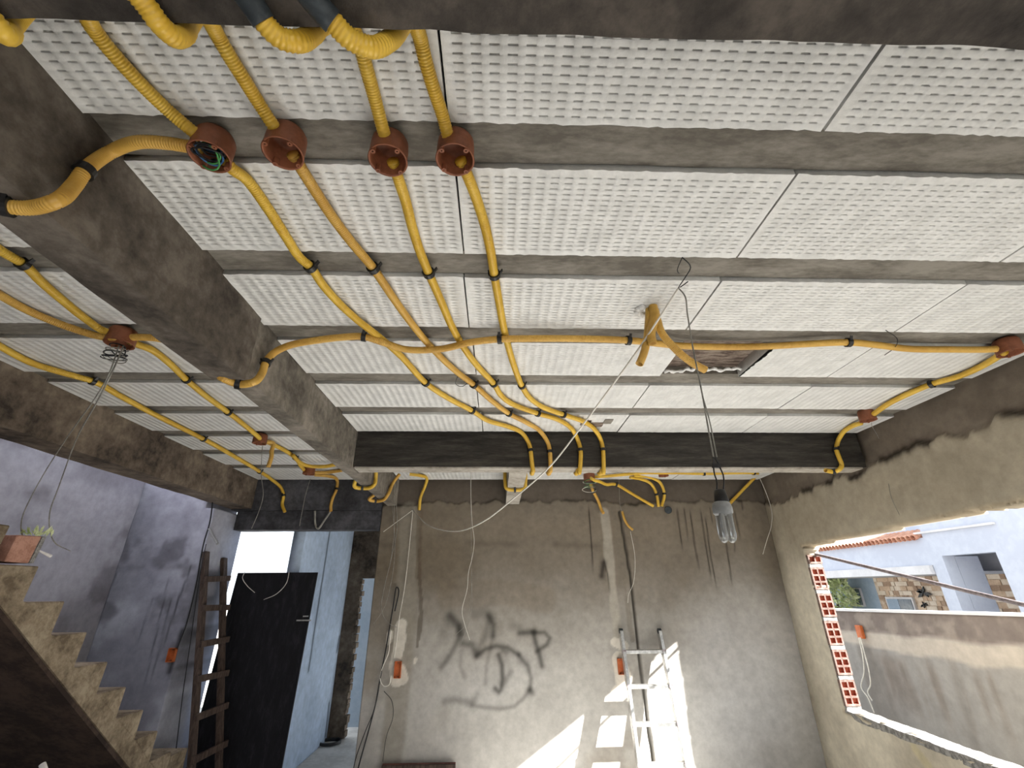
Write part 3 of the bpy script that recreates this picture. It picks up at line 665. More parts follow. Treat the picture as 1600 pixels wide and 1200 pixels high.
tag(MBk.build('white_bucket', MT['white_pl'], smooth=True), 'white container behind the wooden ladder', 'bucket')

# ================================================================== JUNCTION BOXES
def jbox(px, py, label, r=.049, hgt=.074, zo=1.022, knock=True, m='terra', tilt=0):
    c = Zp(px, py, zo); BOXES.append(c); e = empty('junction_box', c, label, 'junction box', 'round ceiling junction boxes')
    prof = [(.001, hgt), (r*.86, hgt), (r*.97, hgt*.86), (r, hgt*.5), (r, .004), (r+.002, 0), (r-.002, -.001), (r-.004, .003), (r-.004, hgt*.84), (r*.8, hgt-.004), (.001, hgt-.004)]
    MB().lathe(c, (0, 0, 1), prof, 28).build('body', MT[m], e, smooth=True)
    for a in (.9, 2.4, 3.9, 5.5):
        p = c+Vector((math.cos(a)*(r-.006), math.sin(a)*(r-.006), 0))
        mb = MB().lathe(p+Vector((0, 0, -.004)), (0, 0, 1), [(.002, 0), (.0065, 0), (.0065, .02), (.0005, .02)], 10); mb.build('screw_lug', MT[m], e, smooth=False)
    if knock:
        for a in (.2, 3.6):
            p = c+Vector((math.cos(a)*.018, math.sin(a)*.018, hgt-.0065)); MB().cyl(p, p+Vector((0, 0, .003)), .012, n=16).build('knockout_disc', MT[m], e)
    return e
J1 = jbox(327, 245, 'brown junction box stuffed with wires beside the left beam', knock=False)
J2 = jbox(442, 240, 'brown junction box second from left of four on nearest joist')
J3 = jbox(606, 251, 'brown junction box third from left on the nearest joist')
J4 = jbox(711, 250, 'brown junction box rightmost of four on the nearest joist')
J5 = jbox(186, 538, 'brown junction box left of the long beam with dangling wires', knock=False, r=.056)
J6 = jbox(1580, 552, 'brown junction box at far right beside the right wall', knock=False, r=.052, zo=1.035)
J7 = jbox(405, 693, 'small brown junction box in the left bay near a stub of conduit', knock=False, r=.05, zo=1.035)
J8 = jbox(482, 741, 'small brown junction box in the left bay nearest the passage', knock=False, r=.055, zo=1.035)
J9 = jbox(1357, 657, 'brown junction box by the end of dark beam at right', knock=False, r=.05, zo=1.035)
J10 = jbox(921, 750, 'junction box behind the dark beam with white and green wires', knock=False, r=.06, zo=1.04)
J11 = jbox(1037, 744, 'brown junction box behind dark beam above the hung bulb', knock=False, r=.05, zo=1.06, hgt=.035)

# ================================================================== YELLOW CONDUITS
ZC = 1.078
def zs(l, z=ZC): return [Zp(p[0], p[1], p[2] if len(p) > 2 else z) for p in l]
gA = 'feed conduits looping over the near beam'; gB = 'parallel conduits running to the dark beam'
conduit(zs([(-45, -5, .80), (-15, 28, .79), (4, 50, .785), (14, 50, .82), (17, 38, .9)])+[Zp(60, 2, 1.0), Zp(122, 8, 1.06)]+zs([(146, 45), (170, 76), (215, 126), (262, 172), (302, 206, 1.062)]), 'yellow conduit entering the wire-filled junction box from the near beam', group=gA)
conduit(zs([(195, -30, .80), (228, 8, .795), (248, 36, .79), (270, 56, .80), (288, 52, .85), (294, 40, .92)])+[Zp(318, 18, 1.04)]+zs([(338, 52), (355, 82), (380, 122), (405, 162), (427, 196, 1.062)]), 'yellow conduit entering the second junction box from the near beam', group=gA)
conduit(zs([(372, -22, .80), (394, 6, .80), (412, 34, .793), (436, 58, .79), (464, 65, .80), (490, 52, .86), (502, 40, .93)])+[Zp(540, 30, 1.03)]+zs([(562, 70), (572, 105), (586, 155), (600, 208, 1.062)]), 'yellow conduit entering the third junction box from the near beam', group=gA, tape=[(0, 2)])
conduit(zs([(468, -28, .80), (494, 6, .80), (520, 34, .795), (546, 60, .79), (580, 74, .80), (610, 62, .85), (626, 44, .93)])+[Zp(642, 25, 1.04)]+zs([(656, 58), (664, 92), (678, 140), (692, 182), (700, 212, 1.062)]), 'yellow conduit entering the fourth junction box from the near beam', group=gA, tape=[(0, 2)])
def drop(x, y0=3.309):
    return [Vector((x, 3.34, CH+.815)), Vector((x, 3.41, CH+.806)), Vector((x, 3.47, CH+.83)), Vector((x, 3.49, CH+.95))]
p = zs([(362, 263, 1.06), (385, 280), (418, 325), (447, 370), (468, 402), (485, 417), (505, 446), (526, 470), (556, 498), (593, 527, 1.07), (626, 556), (665, 598), (700, 622), (738, 642), (762, 657), (795, 667), (816, 677)])+[Yp(826, 692, 3.308), Yp(829, 704, 3.307), Yp(831, 722, 3.307), Yp(833, 736, 3.312)]
conduit(p+drop(p[-1].x), 'leftmost of four yellow conduits crossing the joists to dark beam', (5, 11, 13, 18), group=gB)
p = zs([(470, 262, 1.06), (495, 302), (520, 340), (552, 382), (583, 419), (612, 462), (645, 508), (678, 547), (710, 578), (740, 601), (768, 626), (795, 646), (822, 660), (845, 675)])+[Yp(856, 692, 3.308), Yp(859, 705, 3.307), Yp(860, 722, 3.307), Yp(860, 736, 3.312)]
conduit(p+drop(p[-1].x), 'second from left of four yellow conduits crossing the joists', (4, 9, 11, 15), group=gB, m='conduit_o')
p = zs([(622, 278, 1.06), (634, 315), (645, 358), (657, 395), (670, 427), (688, 468), (705, 508), (724, 542), (746, 572), (771, 599), (783, 618), (800, 631), (840, 646), (870, 655), (893, 670)])+[Yp(903, 688, 3.308), Yp(907, 702, 3.307), Yp(907, 722, 3.307), Yp(905, 739, 3.312)]
conduit(p+drop(p[-1].x), 'third from left of four yellow conduits crossing the joists', (4, 9, 12, 16), group=gB)
p = zs([(732, 278, 1.06), (746, 315), (759, 358), (767, 395), (772, 428), (779, 468), (787, 512), (798, 555), (806, 580), (815, 602), (828, 622), (850, 637), (881, 648), (910, 658), (928, 670)])+[Yp(939, 688, 3.308), Yp(942, 702, 3.307), Yp(943, 722, 3.307), Yp(943, 739, 3.312)]
conduit(p+drop(p[-1].x), 'rightmost of four yellow conduits crossing the joists to dark beam', (4, 9, 12, 16), group=gB)
# cross run under the long beam
p = zs([(212, 527, 1.055), (240, 528, 1.06), (268, 533, 1.06)])
q = [Vector((-1.205, 1.86, CH+1.0)), Vector((-1.20, 1.85, CH+.88))]+zs([(347, 590, .806), (372, 600, .80), (396, 597, .803)])+[Xp(410, 582, -1.044), Xp(415, 567, -1.044), Xp(430, 550, -1.04)]+zs([(455, 539, 1.04), (500, 531, 1.05), (535, 527, 1.055), (568, 526, 1.055), (595, 534, 1.045), (635, 546, 1.04), (690, 545, 1.04), (735, 535, 1.04), (780, 530, 1.045), (830, 529, 1.04), (890, 529, 1.05), (983, 532, 1.065), (1060, 540, 1.07), (1130, 542), (1200, 541), (1270, 537), (1325, 535), (1370, 539), (1420, 545), (1480, 546), (1545, 546, 1.065)])
conduit(p+q, 'long amber conduit crossing the whole room under the left beam', (6, 9, 14, 19, 22, 27), m='conduit_o')
# over the near end of the left beam
conduit(zs([(296, 229, 1.058), (262, 224, 1.06), (218, 222, 1.055)])+[Xp(172, 238, -1.03), Xp(133, 266, -1.03), Xp(117, 288, -1.03)]+zs([(88, 314, .80), (45, 325, .79), (8, 322, .785), (-25, 312, .79)]), 'yellow conduit wrapping over the near end of the left beam', (4, 8), m='conduit_o', name='conduit')
# left bay
conduit(zs([(-35, 362), (0, 391), (37, 413), (64, 440), (100, 471), (132, 497), (160, 516, 1.062)]), 'yellow conduit coming from the left into the dangling-wire box', (2,))
conduit(zs([(-35, 437), (0, 461), (52, 489), (110, 512, 1.07), (158, 526, 1.058)]), 'amber conduit entering the dangling-wire box from far left', m='conduit_o')
conduit(zs([(212, 537, 1.058), (238, 547), (264, 567), (291, 593), (322, 619), (356, 644), (384, 666), (405, 684, 1.062)]), 'yellow conduit linking two junction boxes in the left bay', (3, 5))
conduit(zs([(415, 690, 1.062), (440, 701), (461, 715), (470, 728), (478, 737, 1.062)]), 'short yellow conduit between the last two boxes of the left bay', (2,))
conduit(zs([(458, 712, 1.055), (468, 722, 1.05), (482, 728, 1.05), (505, 729, 1.05), (524, 726, 1.06)]), 'yellow branch conduit curving to the left beam', m='conduit')
conduit(zs([(490, 738, 1.06), (510, 738), (534, 735)]), 'short amber conduit from passage-side box to the left beam', m='conduit_o')
conduit(zs([(492, 742, 1.058), (514, 744, 1.065)])+[Yp(527, 752, 4.935), Yp(526, 764, 4.938), Yp(520, 778, 4.938), Yp(517, 790, 4.938), Yp(517, 799, 4.93)], 'amber conduit bending down over the back beam, right one', (3,), m='conduit_o', hollow=.03)
conduit(zs([(-35, 520), (0, 541), (52, 568), (100, 583), (146, 596), (190, 620), (250, 652), (318, 686), (366, 713), (406, 737), (424, 749, 1.07)])+[Yp(439, 762, 4.935), Yp(443, 775, 4.938), Yp(441, 788, 4.938), Yp(445, 800, 4.92)], 'long yellow conduit along the stair beam, bending down at back', (4, 7, 9, 12), hollow=.03)
c = Zp(427, 693, 1.06); conduit([c, Vector((c.x, c.y, c.z-.06)), Yp(424, 714, c.y), Yp(419, 730, c.y)], 'short amber stub of conduit hanging in the left bay', m='conduit_o', hollow=.03)
conduit([Yp(516, 800, 4.94), Yp(507, 813, 4.96), Yp(497, 826, 4.97), Yp(493, 820, 4.97), Yp(492, 798, 4.95)], 'thin pale conduit bent in a v under back beam', m='wire_grey', r=.010, ribs=0)
# right side
conduit(zs([(1562, 555, 1.06), (1530, 574), (1498, 588), (1456, 600), (1420, 615), (1388, 631), (1362, 650, 1.06)]), 'yellow conduit running along the top of right wall', (3,))
conduit(zs([(1345, 661, 1.062), (1331, 666), (1317, 676)])+[Yp(1309, 690, 3.307), Yp(1307, 703, 3.307), Yp(1311, 715, 3.307), Yp(1315, 727, 3.312), Zp(1311, 734, .812), Zp(1303, 737, .806), Zp(1290, 735, .81)], 'yellow conduit bending under the right end of dark beam', (4, 8), hollow=.03)
# behind the dark beam
conduit(zs([(934, 745, 1.07), (970, 742), (1005, 739), (1032, 739), (1060, 739), (1100, 740), (1145, 739), (1177, 739)])+[Yp(1181, 744, 4.86), Yp(1163, 763, 4.94), Yp(1138, 789, 4.965)], 'yellow conduit along the ceiling behind dark beam to right corner', (5, 7))
conduit([Yp(926, 749, 4.60), Yp(938, 753, 4.72), Yp(948, 757, 4.84), Yp(962, 757, 4.92), Yp(990, 773, 4.95), Yp(1021, 791, 4.97)], 'yellow conduit slanting across top of back wall', (3,))
conduit([Yp(985, 746, 4.72), Yp(1003, 749, 4.86), Yp(1018, 757, 4.94), Yp(1026, 773, 4.95), Yp(1029, 792, 4.96)], 'left of two yellow conduits curving down top of back wall', (3,), group='pair of conduits into the back wall')
conduit([Yp(992, 743, 4.70), Yp(1016, 746, 4.84), Yp(1032, 755, 4.93), Yp(1038, 772, 4.95), Yp(1034, 791, 4.96)], 'right of two yellow conduits curving down top of back wall', (3,), group='pair of conduits into the back wall')
conduit([Yp(923, 757, 4.80), Yp(927, 768, 4.9), Yp(934, 781, 4.95), Yp(940, 797, 4.955), Yp(943, 802, 4.93)], 'open-ended amber conduit hanging on back wall below wire tangle', (1,), m='conduit_o', hollow=.03)
conduit([Yp(972, 799, 4.97), Yp(976, 812, 4.96), Yp(982, 822, 4.95), Yp(989, 828, 4.93)], 'short tan conduit end sticking out of the wall chase', m='conduit_o', r=.013)
conduit(zs([(640, 741), (656, 743, 1.07)])+[Yp(667, 749, 4.90), Yp(664, 760, 4.955), Yp(657, 778, 4.962), Yp(655, 797, 4.965)], 'yellow conduit running down left end of the back wall')
conduit([Vector((-1.045, 3.84, CH+1.02)), Xp(587, 748, -1.046), Xp(585, 757, -1.046)]+zs([(578, 762, .803), (566, 763, .80), (554, 760, .806)])+[Vector((-1.192, 3.84, CH+.87)), Vector((-1.192, 3.84, CH+1.04))], 'amber conduit looped under the left beam, nearer of two', (4,), m='conduit')
conduit(zs([(624, 741, 1.06)])+[Xp(614, 755, -1.046), Xp(606, 773, -1.046)]+zs([(599, 781, .803), (587, 783, .80), (577, 780, .806)])+[Vector((-1.192, 4.5, CH+.87)), Vector((-1.192, 4.5, CH+1.04))], 'amber conduit looped under the left beam, by the back wall', (4,), m='conduit_o')
yb = Zp(802, 765, .826).y
conduit([Vector((.07, yb, CH+1.05)), Vector((.07, yb, CH+.90)), Vector((.085, yb, CH+.835)), Vector((.163, yb, CH+.822)), Vector((.243, yb, CH+.835)), Vector((.257, yb, CH+.90)), Vector((.257, yb, CH+1.05))], 'yellow conduit looped under the short pale beam', (3,))
# bundle poking out of the foam
b0 = Zp(1016, 484, 1.10)
bn = [b0+Vector((0, 0, .03))]
conduit(bn+[b0+Vector((-.018, -.01, -.06)), Yp(1011, 530, b0.y), Yp(1006, 552, b0.y), Yp(999, 569, b0.y)], 'short amber conduit hanging straight from the foam panel', m='conduit_o', group='conduits out of the foam', hollow=.03)
b1 = b0+Vector((.02, 0, 0))
conduit([b1+Vector((0, 0, .03)), b1+Vector((.004, 0, -.05)), Yp(1034, 520, b0.y), Yp(1058, 548, b0.y+.02), Yp(1082, 567, b0.y+.04), Yp(1102, 578, b0.y+.06)], 'amber conduit from the foam panel angled towards the gap', m='conduit_o', group='conduits out of the foam', hollow=.03)
b2 = b0+Vector((.002, -.028, 0))
conduit([b2+Vector((0, 0, .03)), b2+Vector((0, 0, -.05)), Yp(1017, 524, b2.y), Yp(1020, 537, b2.y)], 'stub of amber conduit cut short between two hanging ones', m='conduit_o', group='conduits out of the foam', hollow=.03, r=.019)
fm = MB()
rg = np.random.RandomState(2)
for k in range(9):
    a = rg.uniform(0, 6.28); p = b0+Vector((math.cos(a)*.045-.012, math.sin(a)*.035, -.004)); fm.lathe(p+Vector((0, 0, -.014)), (0, 0, 1), [(.001, 0), (.012, .004), (.016, .012), (.012, .02), (.001, .022)], 8)
tag(fm.build('foam_collar', MT['foam'], smooth=True), 'broken white foam crumbs around the hanging conduits', 'foam', kind='stuff')

# ================================================================== WIRES AND THE HUNG BULB
def Pl(px, py, A, B):
    """sight line met with the upright plane through A and B"""
    n = Vector((B.y-A.y, -(B.x-A.x), 0)); o = Vector((0, 0, CH)); d = ray(px, py); return o+d*((A-o).dot(n)/d.dot(n))
tieA = Zp(1060, 450, 1.06); wallB = Yp(645, 797, 4.965)
wire([tieA]+[Pl(x, y, tieA, wallB) for x, y in ((1030, 497), (1000, 542), (950, 611), (900, 678), (860, 728), (800, 781), (760, 812), (722, 829), (690, 828), (665, 818))]+[wallB], 'long pale cable slung from the ceiling to the back wall', 'wire_white', .0042, 'cable', 'cable')
tw = empty('tie_wire', Zp(1066, 404, 1.09), 'black tie wire hooked on second joist above the bulb', 'wire')
wire(zs([(1066, 402, 1.10), (1079, 417, 1.085), (1071, 433, 1.075), (1060, 450, 1.06), (1075, 440, 1.06)]), None, 'wire_black', .0022, name='hook', parent=tw)
wire(zs([(1066, 402, 1.10), (1058, 423, 1.08), (1061, 427, 1.08)]), None, 'wire_black', .0018, name='loose_end', parent=tw)
by = tieA.y
bulb = empty('hanging_bulb', Yp(1128, 800, by), 'unlit tube bulb in black socket hung on twin wires', 'lamp')
wire([tieA, Yp(1070, 462, by), Yp(1074, 490, by), Yp(1083, 545, by), Yp(1098, 620, by), Yp(1105, 660, by), Yp(1115, 716, by)], None, 'wire_grey', .0026, name='cord', parent=bulb)
wire([Yp(1098, 620, by), Yp(1108, 655, by+.01), Yp(1120, 714, by)], None, 'wire_grey', .0022, name='cord', parent=bulb)
mb = MB()
a = Yp(1114, 717, by); b = Yp(1124, 727, by); a2 = Yp(1119, 712, by)
mb.obox(Yp(1114, 714, by), Yp(1115, 729, by), .006, .005); mb.obox(Yp(1117, 714, by), Yp(1124, 727, by), .006, .005); mb.obox(Yp(1113, 728, by), Yp(1125, 728, by), .010, .012)
mb.build('tape_joint', MT['black'], bulb)
wire([Yp(1115, 730, by), Yp(1116, 740, by), Yp(1120, 752, by), Yp(1120, 768, by)], None, 'wire_black', .0022, name='lead', parent=bulb)
wire([Yp(1124, 729, by), Yp(1130, 742, by), Yp(1131, 755, by), Yp(1130, 768, by)], None, 'wire_black', .0022, name='lead', parent=bulb)
t = Yp(1125.5, 765, by); u0 = Yp(1128, 786, by); u1 = Yp(1130.5, 805, by); u2 = Yp(1135, 843, by)
MB().lathe(u0, (0, 0, 1), [(.021, 0), (.022, .004), (.0165, t.z-u0.z-.003), (.012, t.z-u0.z), (.001, t.z-u0.z)], 20).build('socket', MT['black'], bulb, smooth=True)
hb_ = u0.z-u1.z
MB().lathe(u1, (0, 0, 1), [(.001, 0), (.023, 0), (.029, .006), (.0295, hb_*.6), (.025, hb_), (.02, hb_+.004)], 22).build('bulb_base', MT['bulb_base'], bulb, smooth=True)
for sx in (-.0125, .0125):
    zt_, zb2 = u1.z+.004, u2.z+.010
    P_ = [Vector((u1.x+sx, by-.013, zt_)), Vector((u1.x+sx, by-.013, (zt_+zb2)/2)), Vector((u1.x+sx, by-.013, zb2)), Vector((u1.x+sx, by-.008, zb2-.009)), Vector((u1.x+sx, by, zb2-.012)), Vector((u1.x+sx, by+.008, zb2-.009)), Vector((u1.x+sx, by+.013, zb2)), Vector((u1.x+sx, by+.013, (zt_+zb2)/2)), Vector((u1.x+sx, by+.013, zt_))]
    link('lamp_tube', tube_mesh('lamp_tube', P_, .0085, .004, 12), MT['bulb_tube'], bulb)

yw = lambda l, y=4.968: [Yp(a, b, y) for a, b in l]
wire(yw([(645, 797), (640, 850), (632, 920), (624, 965), (620, 1000), (616, 1028)]), 'white wire hanging straight down left end of the back wall', r=.0035)
wire(yw([(645, 797), (622, 814), (599, 831)], 4.965), 'white wire stretched from the wall nail to the passage', r=.0028)
wire(yw([(619, 776), (620, 830), (612, 870), (600, 920), (596, 950), (602, 968), (612, 977), (620, 980)], 4.955), 'thin white wire loop left of the straight hanging wire', 'wire_grey', .0026)
wire(yw([(612, 780), (617, 850), (613, 900), (600, 950), (583, 976)], 4.95), 'thin grey wire curling towards the passage edge', 'wire_grey', .0024)
wire(yw([(611, 985), (609, 1000), (607, 1020), (597, 1045), (594, 1062), (600, 1072), (608, 1070), (611, 1055)], 4.96), 'pale wire loop beside left orange socket box', r=.0045)
wire(yw([(617, 955), (623, 922), (620, 917), (614, 950), (608, 985), (602, 1020), (594, 1060), (588, 1095), (575, 1145), (560, 1199), (552, 1235)], 4.962), 'black cable snaking down the left end of back wall', 'wire_black', .006, 'cable', 'cable')
wire(yw([(592, 1070), (584, 1110), (570, 1145), (556, 1185), (548, 1225)], 4.958), 'thinner black cable beside the snaking one', 'wire_black', .004, 'cable', 'cable')
wire(yw([(600, 1080), (612, 1095), (614, 1120), (604, 1150), (598, 1190)], 4.965), 'thin dark wire below left orange socket box', 'wire_black', .0025)
wire([Yp(617, 742, 4.6), Yp(616, 800, 4.7), Yp(615, 840, 4.75), Yp(610, 880, 4.8)], 'faint grey wire dangling in front of wall end', 'wire_grey', .002)
wire([Vector((Yp(736, 741, 4.3).x, 4.3, CEIL-.002))]+yw([(736, 741), (736, 780), (738, 820), (741, 845), (738, 870), (732, 895), (730, 920), (722, 955), (726, 975), (734, 1000)], 4.3), 'long thin pale wire dangling before the spray scrawl', r=.0022)
wire([Vector((Yp(735, 742, 4.32).x, 4.32, CEIL-.002))]+yw([(735, 742), (737, 900), (737, 950), (728, 985), (718, 1012)], 4.32), 'second thin wire dangling before the spray scrawl', 'wire_grey', .0016)
wire(yw([(737, 905), (736, 930), (728, 975), (712, 992)], 4.318), 'short thin wire end crossing the scrawl', 'wire_grey', .0015)
wire(yw([(1184, 741), (1192, 758), (1200, 778), (1206, 800), (1205, 822), (1198, 845), (1192, 866)], 4.88), 'white wire hanging in the right corner of back wall', r=.003)
wire(yw([(967, 745), (969, 790), (972, 800)], 4.95), 'thin grey wire above the tan conduit end', 'wire_grey', .002)
wire(yw([(985, 830), (992, 870), (990, 910), (982, 930), (981, 942)], 4.94), 'pale wire curling down from the tan conduit end', r=.0022)
# around the dangling-wire box
A5 = Zp(186, 540, 1.01); Bb = Xp(96, 697, -2.572)
wire([A5, Pl(170, 585, A5, Bb), Pl(150, 620, A5, Bb), Pl(125, 655, A5, Bb), Bb, Xp(70, 738, -2.56), Xp(48, 778, -2.55), Xp(35, 808, -2.54), Xp(33, 828, -2.53), Xp(40, 846, -2.52), Xp(56, 857, -2.50)], 'long pale wire hanging past the stair beam, left one', 'wire_grey', r=.0028)
wire([A5+Vector((.02, 0, 0)), Pl(178, 575, A5, Bb), Pl(160, 612, A5, Bb), Xp(113, 702, -2.572), Xp(92, 760, -2.56), Xp(78, 800, -2.55), Xp(78, 828, -2.54), Xp(86, 848, -2.53), Xp(110, 861, -2.52)], 'long pale wire hanging past the stair beam, right one', 'wire_grey', .003)
a = Xp(60, 860, -2.50); tag(MB().cyl(a, Xp(79, 869, -2.50), .004, .009, 10).build('wire_connector', MT['white_pl']), 'small white connector dangling by the terracotta block', 'connector')
def tangle(c, rad, n, mats, label, seed, zr=(-.05, .03)):
    e = empty('wire_tangle', c, label, 'wires'); rg = np.random.RandomState(seed)
    for k in range(n):
        a0 = rg.uniform(0, 6.28); rr = rad*rg.uniform(.6, 1); z0 = rg.uniform(*zr); tl = rg.uniform(-.6, .6)
        pts = [c+Vector((math.cos(a0+t)*rr*(1+.1*math.sin(3*t)), math.sin(a0+t)*rr, z0+math.sin(t+a0)*rr*tl)) for t in np.linspace(0, rg.uniform(3.5, 7), 12)]
        wire(pts, None, mats[k % len(mats)], .0024, name='wire', parent=e)
    return e
tangle(J1.location+Vector((-.004, 0, .018)), .036, 11, ['wire_black', 'wire_black', 'wire_blue', 'wire_black', 'wire_green', 'wire_white'], 'tangle of black blue and green wires inside the left junction box', 5, (-.02, .03))
tangle(J5.location+Vector((0, 0, -.03)), .045, 9, ['wire_black', 'wire_grey', 'wire_black'], 'tangle of dark wires hanging from box left of the beam', 6, (-.06, .02))
tangle(J10.location+Vector((.0, 0, -.03)), .075, 8, ['wire_white', 'wire_green', 'wire_grey', 'wire_black'], 'tangle of white and green wires behind the dark beam', 8, (-.08, .02))
y7 = J7.location.y; wire([Yp(410, 697, y7), Yp(408, 740, y7), Yp(411, 775, y7), Yp(404, 800, y7), Yp(393, 826, y7)], 'thin pale wire dangling from the small left bay box', 'wire_grey', .0022)
y8 = J8.location.y; wire([Yp(485, 748, y8), Yp(477, 775, y8), Yp(472, 800, y8), Yp(468, 822, y8)], 'thin pale wire dangling from the passage-side box', 'wire_grey', .0025)
wire([Yp(333, 775, 4.56), Yp(328, 815, 4.56), Yp(318, 850, 4.55), Yp(305, 920, 4.57), Yp(290, 980, 4.58), Yp(276, 1015, 4.585)], 'black cable hanging down the dark pier to a socket box', 'wire_black', .006, 'cable', 'cable')
wire([Yp(322, 850, 4.55), Yp(312, 900, 4.56), Yp(298, 1000, 4.57), Yp(285, 1090, 4.57), Yp(272, 1198, 4.575)], 'thin dark cable hanging beside the wooden ladder', 'wire_black', .0035, 'cable', 'cable')
a = Yp(327, 826, 4.53); tag(MB().cyl(a, Yp(340, 850, 4.50), .012, n=10).build('plastic_pipe', MT['bulb_base']), 'short grey pipe poking out of the dark pier', 'pipe')
wire(zs([(1384, 516, 1.095), (1402, 530, 1.08), (1398, 543, 1.07), (1382, 555, 1.06)]), 'curl of black wire by the right end of third joist', 'wire_black', .0018)
wire(zs([(715, 588, 1.09), (712, 600, 1.07), (722, 604, 1.07), (730, 599, 1.08)]), 'small loop of black wire on the fourth joist', 'wire_black', .0018)
wire([Zp(1362, 660, 1.06), Zp(1362, 664, 1.03), Yp(1376, 692, 3.2), Yp(1385, 725, 3.2), Yp(1392, 775, 3.2), Yp(1408, 810, 3.2)], 'thin pale wire hanging before right wall', 'wire_grey', .0016)

# ================================================================== SOCKET BOXES
def sbox(px, py, plane, val, w, h, label, axis):
    c = plane(px, py, val); e = empty('socket_box', c, label, 'socket box', 'orange wall socket boxes')
    t = .004; d = .03
    mk = lambda u0, u1, v0, v1, w0, w1: (MB().box(c.x+u0, c.x+u1, c.y-w1, c.y-w0, c.z+v0, c.z+v1) if axis == 'y' else MB().box(c.x-w1, c.x-w0, c.y+u0, c.y+u1, c.z+v0, c.z+v1))
    mk(-w/2, w/2, -h/2, h/2, 0, .004).build('back_plate', MT['orange'], e)
    for a in ((-w/2, -w/2+t, -h/2, h/2), (w/2-t, w/2, -h/2, h/2), (-w/2, w/2, h/2-t, h/2), (-w/2, w/2, -h/2, -h/2+t)): mk(*a, .004, d).build('side', MT['orange'], e)
    for s in (-1, 1): mk(-.005, .005, s*(h/2-.011)-.005, s*(h/2-.011)+.005, .004, d-.003).build('screw_lug', MT['terra'], e)
sbox(622, 1046, Yp, 4.985, .062, .135, 'orange socket box in white filler at the back wall end', 'y')
sbox(970, 1041, Yp, 4.985, .062, .13, 'orange socket box behind the aluminium ladder', 'y')
sbox(270, 1023, Yp, 4.594, .062, .105, 'orange socket box low on dark pier by the stairs', 'y')
MBs = MB().cyl(Yp(1044, 797, 4.985), Yp(1044, 797, 4.955), .04, .034, 14)
tag(MBs.build('conduit_socket', MT['tape']), 'grey round sleeve end in the top of back wall', 'sleeve')

# ================================================================== OUTSIDE THE WINDOW
def bar_pt(px, py, x): return Xp(px, py, x)
a, b = Yp(1274, 866, 4.475), Xp(1600, 945, 2.99)
tag(MB().cyl(a, b+(b-a)*.35, .0125, n=12).build('steel_bar', MT['steel'], smooth=False), 'thin steel bar slanting across the window hole', 'bar')
def bt(u, v):
    n1 = fbm(u*1.2, v*1.2, 101); n2 = fbm(u*6, v*6, 102); n3 = fbm(u*2.2, v*.35, 104)
    t = np.ones(u.shape+(3,))*rgb((150, 146, 141)); t = mixc(t, rgb((126, 120, 114)), sst(.45, .65, n3)*.7)
    z1 = 1.30-.0+.02*u*0
    band = sst(1.22, 1.27, v+(n1-.5)*.16); t = mixc(t, rgb((116, 104, 98)), band*.85)
    t = mixc(t, rgb((150, 140, 130)), band*sst(.5, .65, n2)*.6)
    lt = sst(1.04, 1.08, v+(n1-.5)*.2)*(1-band); t = mixc(t, rgb((184, 174, 162)), lt*.9)
    dr = sst(.55, .75, fbm(u*5, v*.6, 107))*sst(1.08, .9, v)*sst(.2, .7, v); t = mixc(t, rgb((122, 112, 104)), dr*.75)
    return t*(.93+.14*n2)[..., None]
YB = 9.5
top = lambda u: (CH-.31+.14)+(.05/2.65)*(7.31-(YB-u))
bwall = grid_wall('boundary_wall', (5.0, YB, -.14), (0, -1, 0), (0, 0, 1), 9.0, 1.5, .03, .15, bt, disp=lambda u, v: fbm(u*3, v*3, 111)*.02, warp=lambda u, v: (u, v*top(u)/1.5), m=MT['tone_wall_out'])
tag(bwall, 'stained grey boundary wall seen through the window hole', 'wall')
MB().add([(4.97, YB, top(0)-.14-.004), (5.17, YB, top(0)-.14-.004), (5.17, .5, top(9)-.14-.004), (4.97, .5, top(9)-.14-.004), (4.97, YB, top(0)-.115), (5.17, YB, top(0)-.115), (5.17, .5, top(9)-.115), (4.97, .5, top(9)-.115)],
         [(0, 1, 2, 3), (7, 6, 5, 4), (0, 4, 5, 1), (1, 5, 6, 2), (2, 6, 7, 3), (3, 7, 4, 0)]).build('coping', MT['hfascia'], bwall)
c = Xp(1341, 986, 4.93)
ob = empty('wall_connector', c, 'orange connector with loose white wires on boundary wall', 'connector')
MB().box(c.x, c.x+.045, c.y-.05, c.y+.05, c.z-.09, c.z+.07).build('body', MT['orange'], ob, bevel=.006)
for l in ([(1342, 996), (1348, 1025), (1350, 1050), (1346, 1075), (1356, 1090), (1366, 1114)], [(1344, 996), (1352, 1025), (1358, 1050), (1360, 1070), (1356, 1082), (1363, 1095)]):
    wire([Xp(x, y, 4.92) for x, y in l], None, 'wire_white', .008, name='lead', parent=ob)

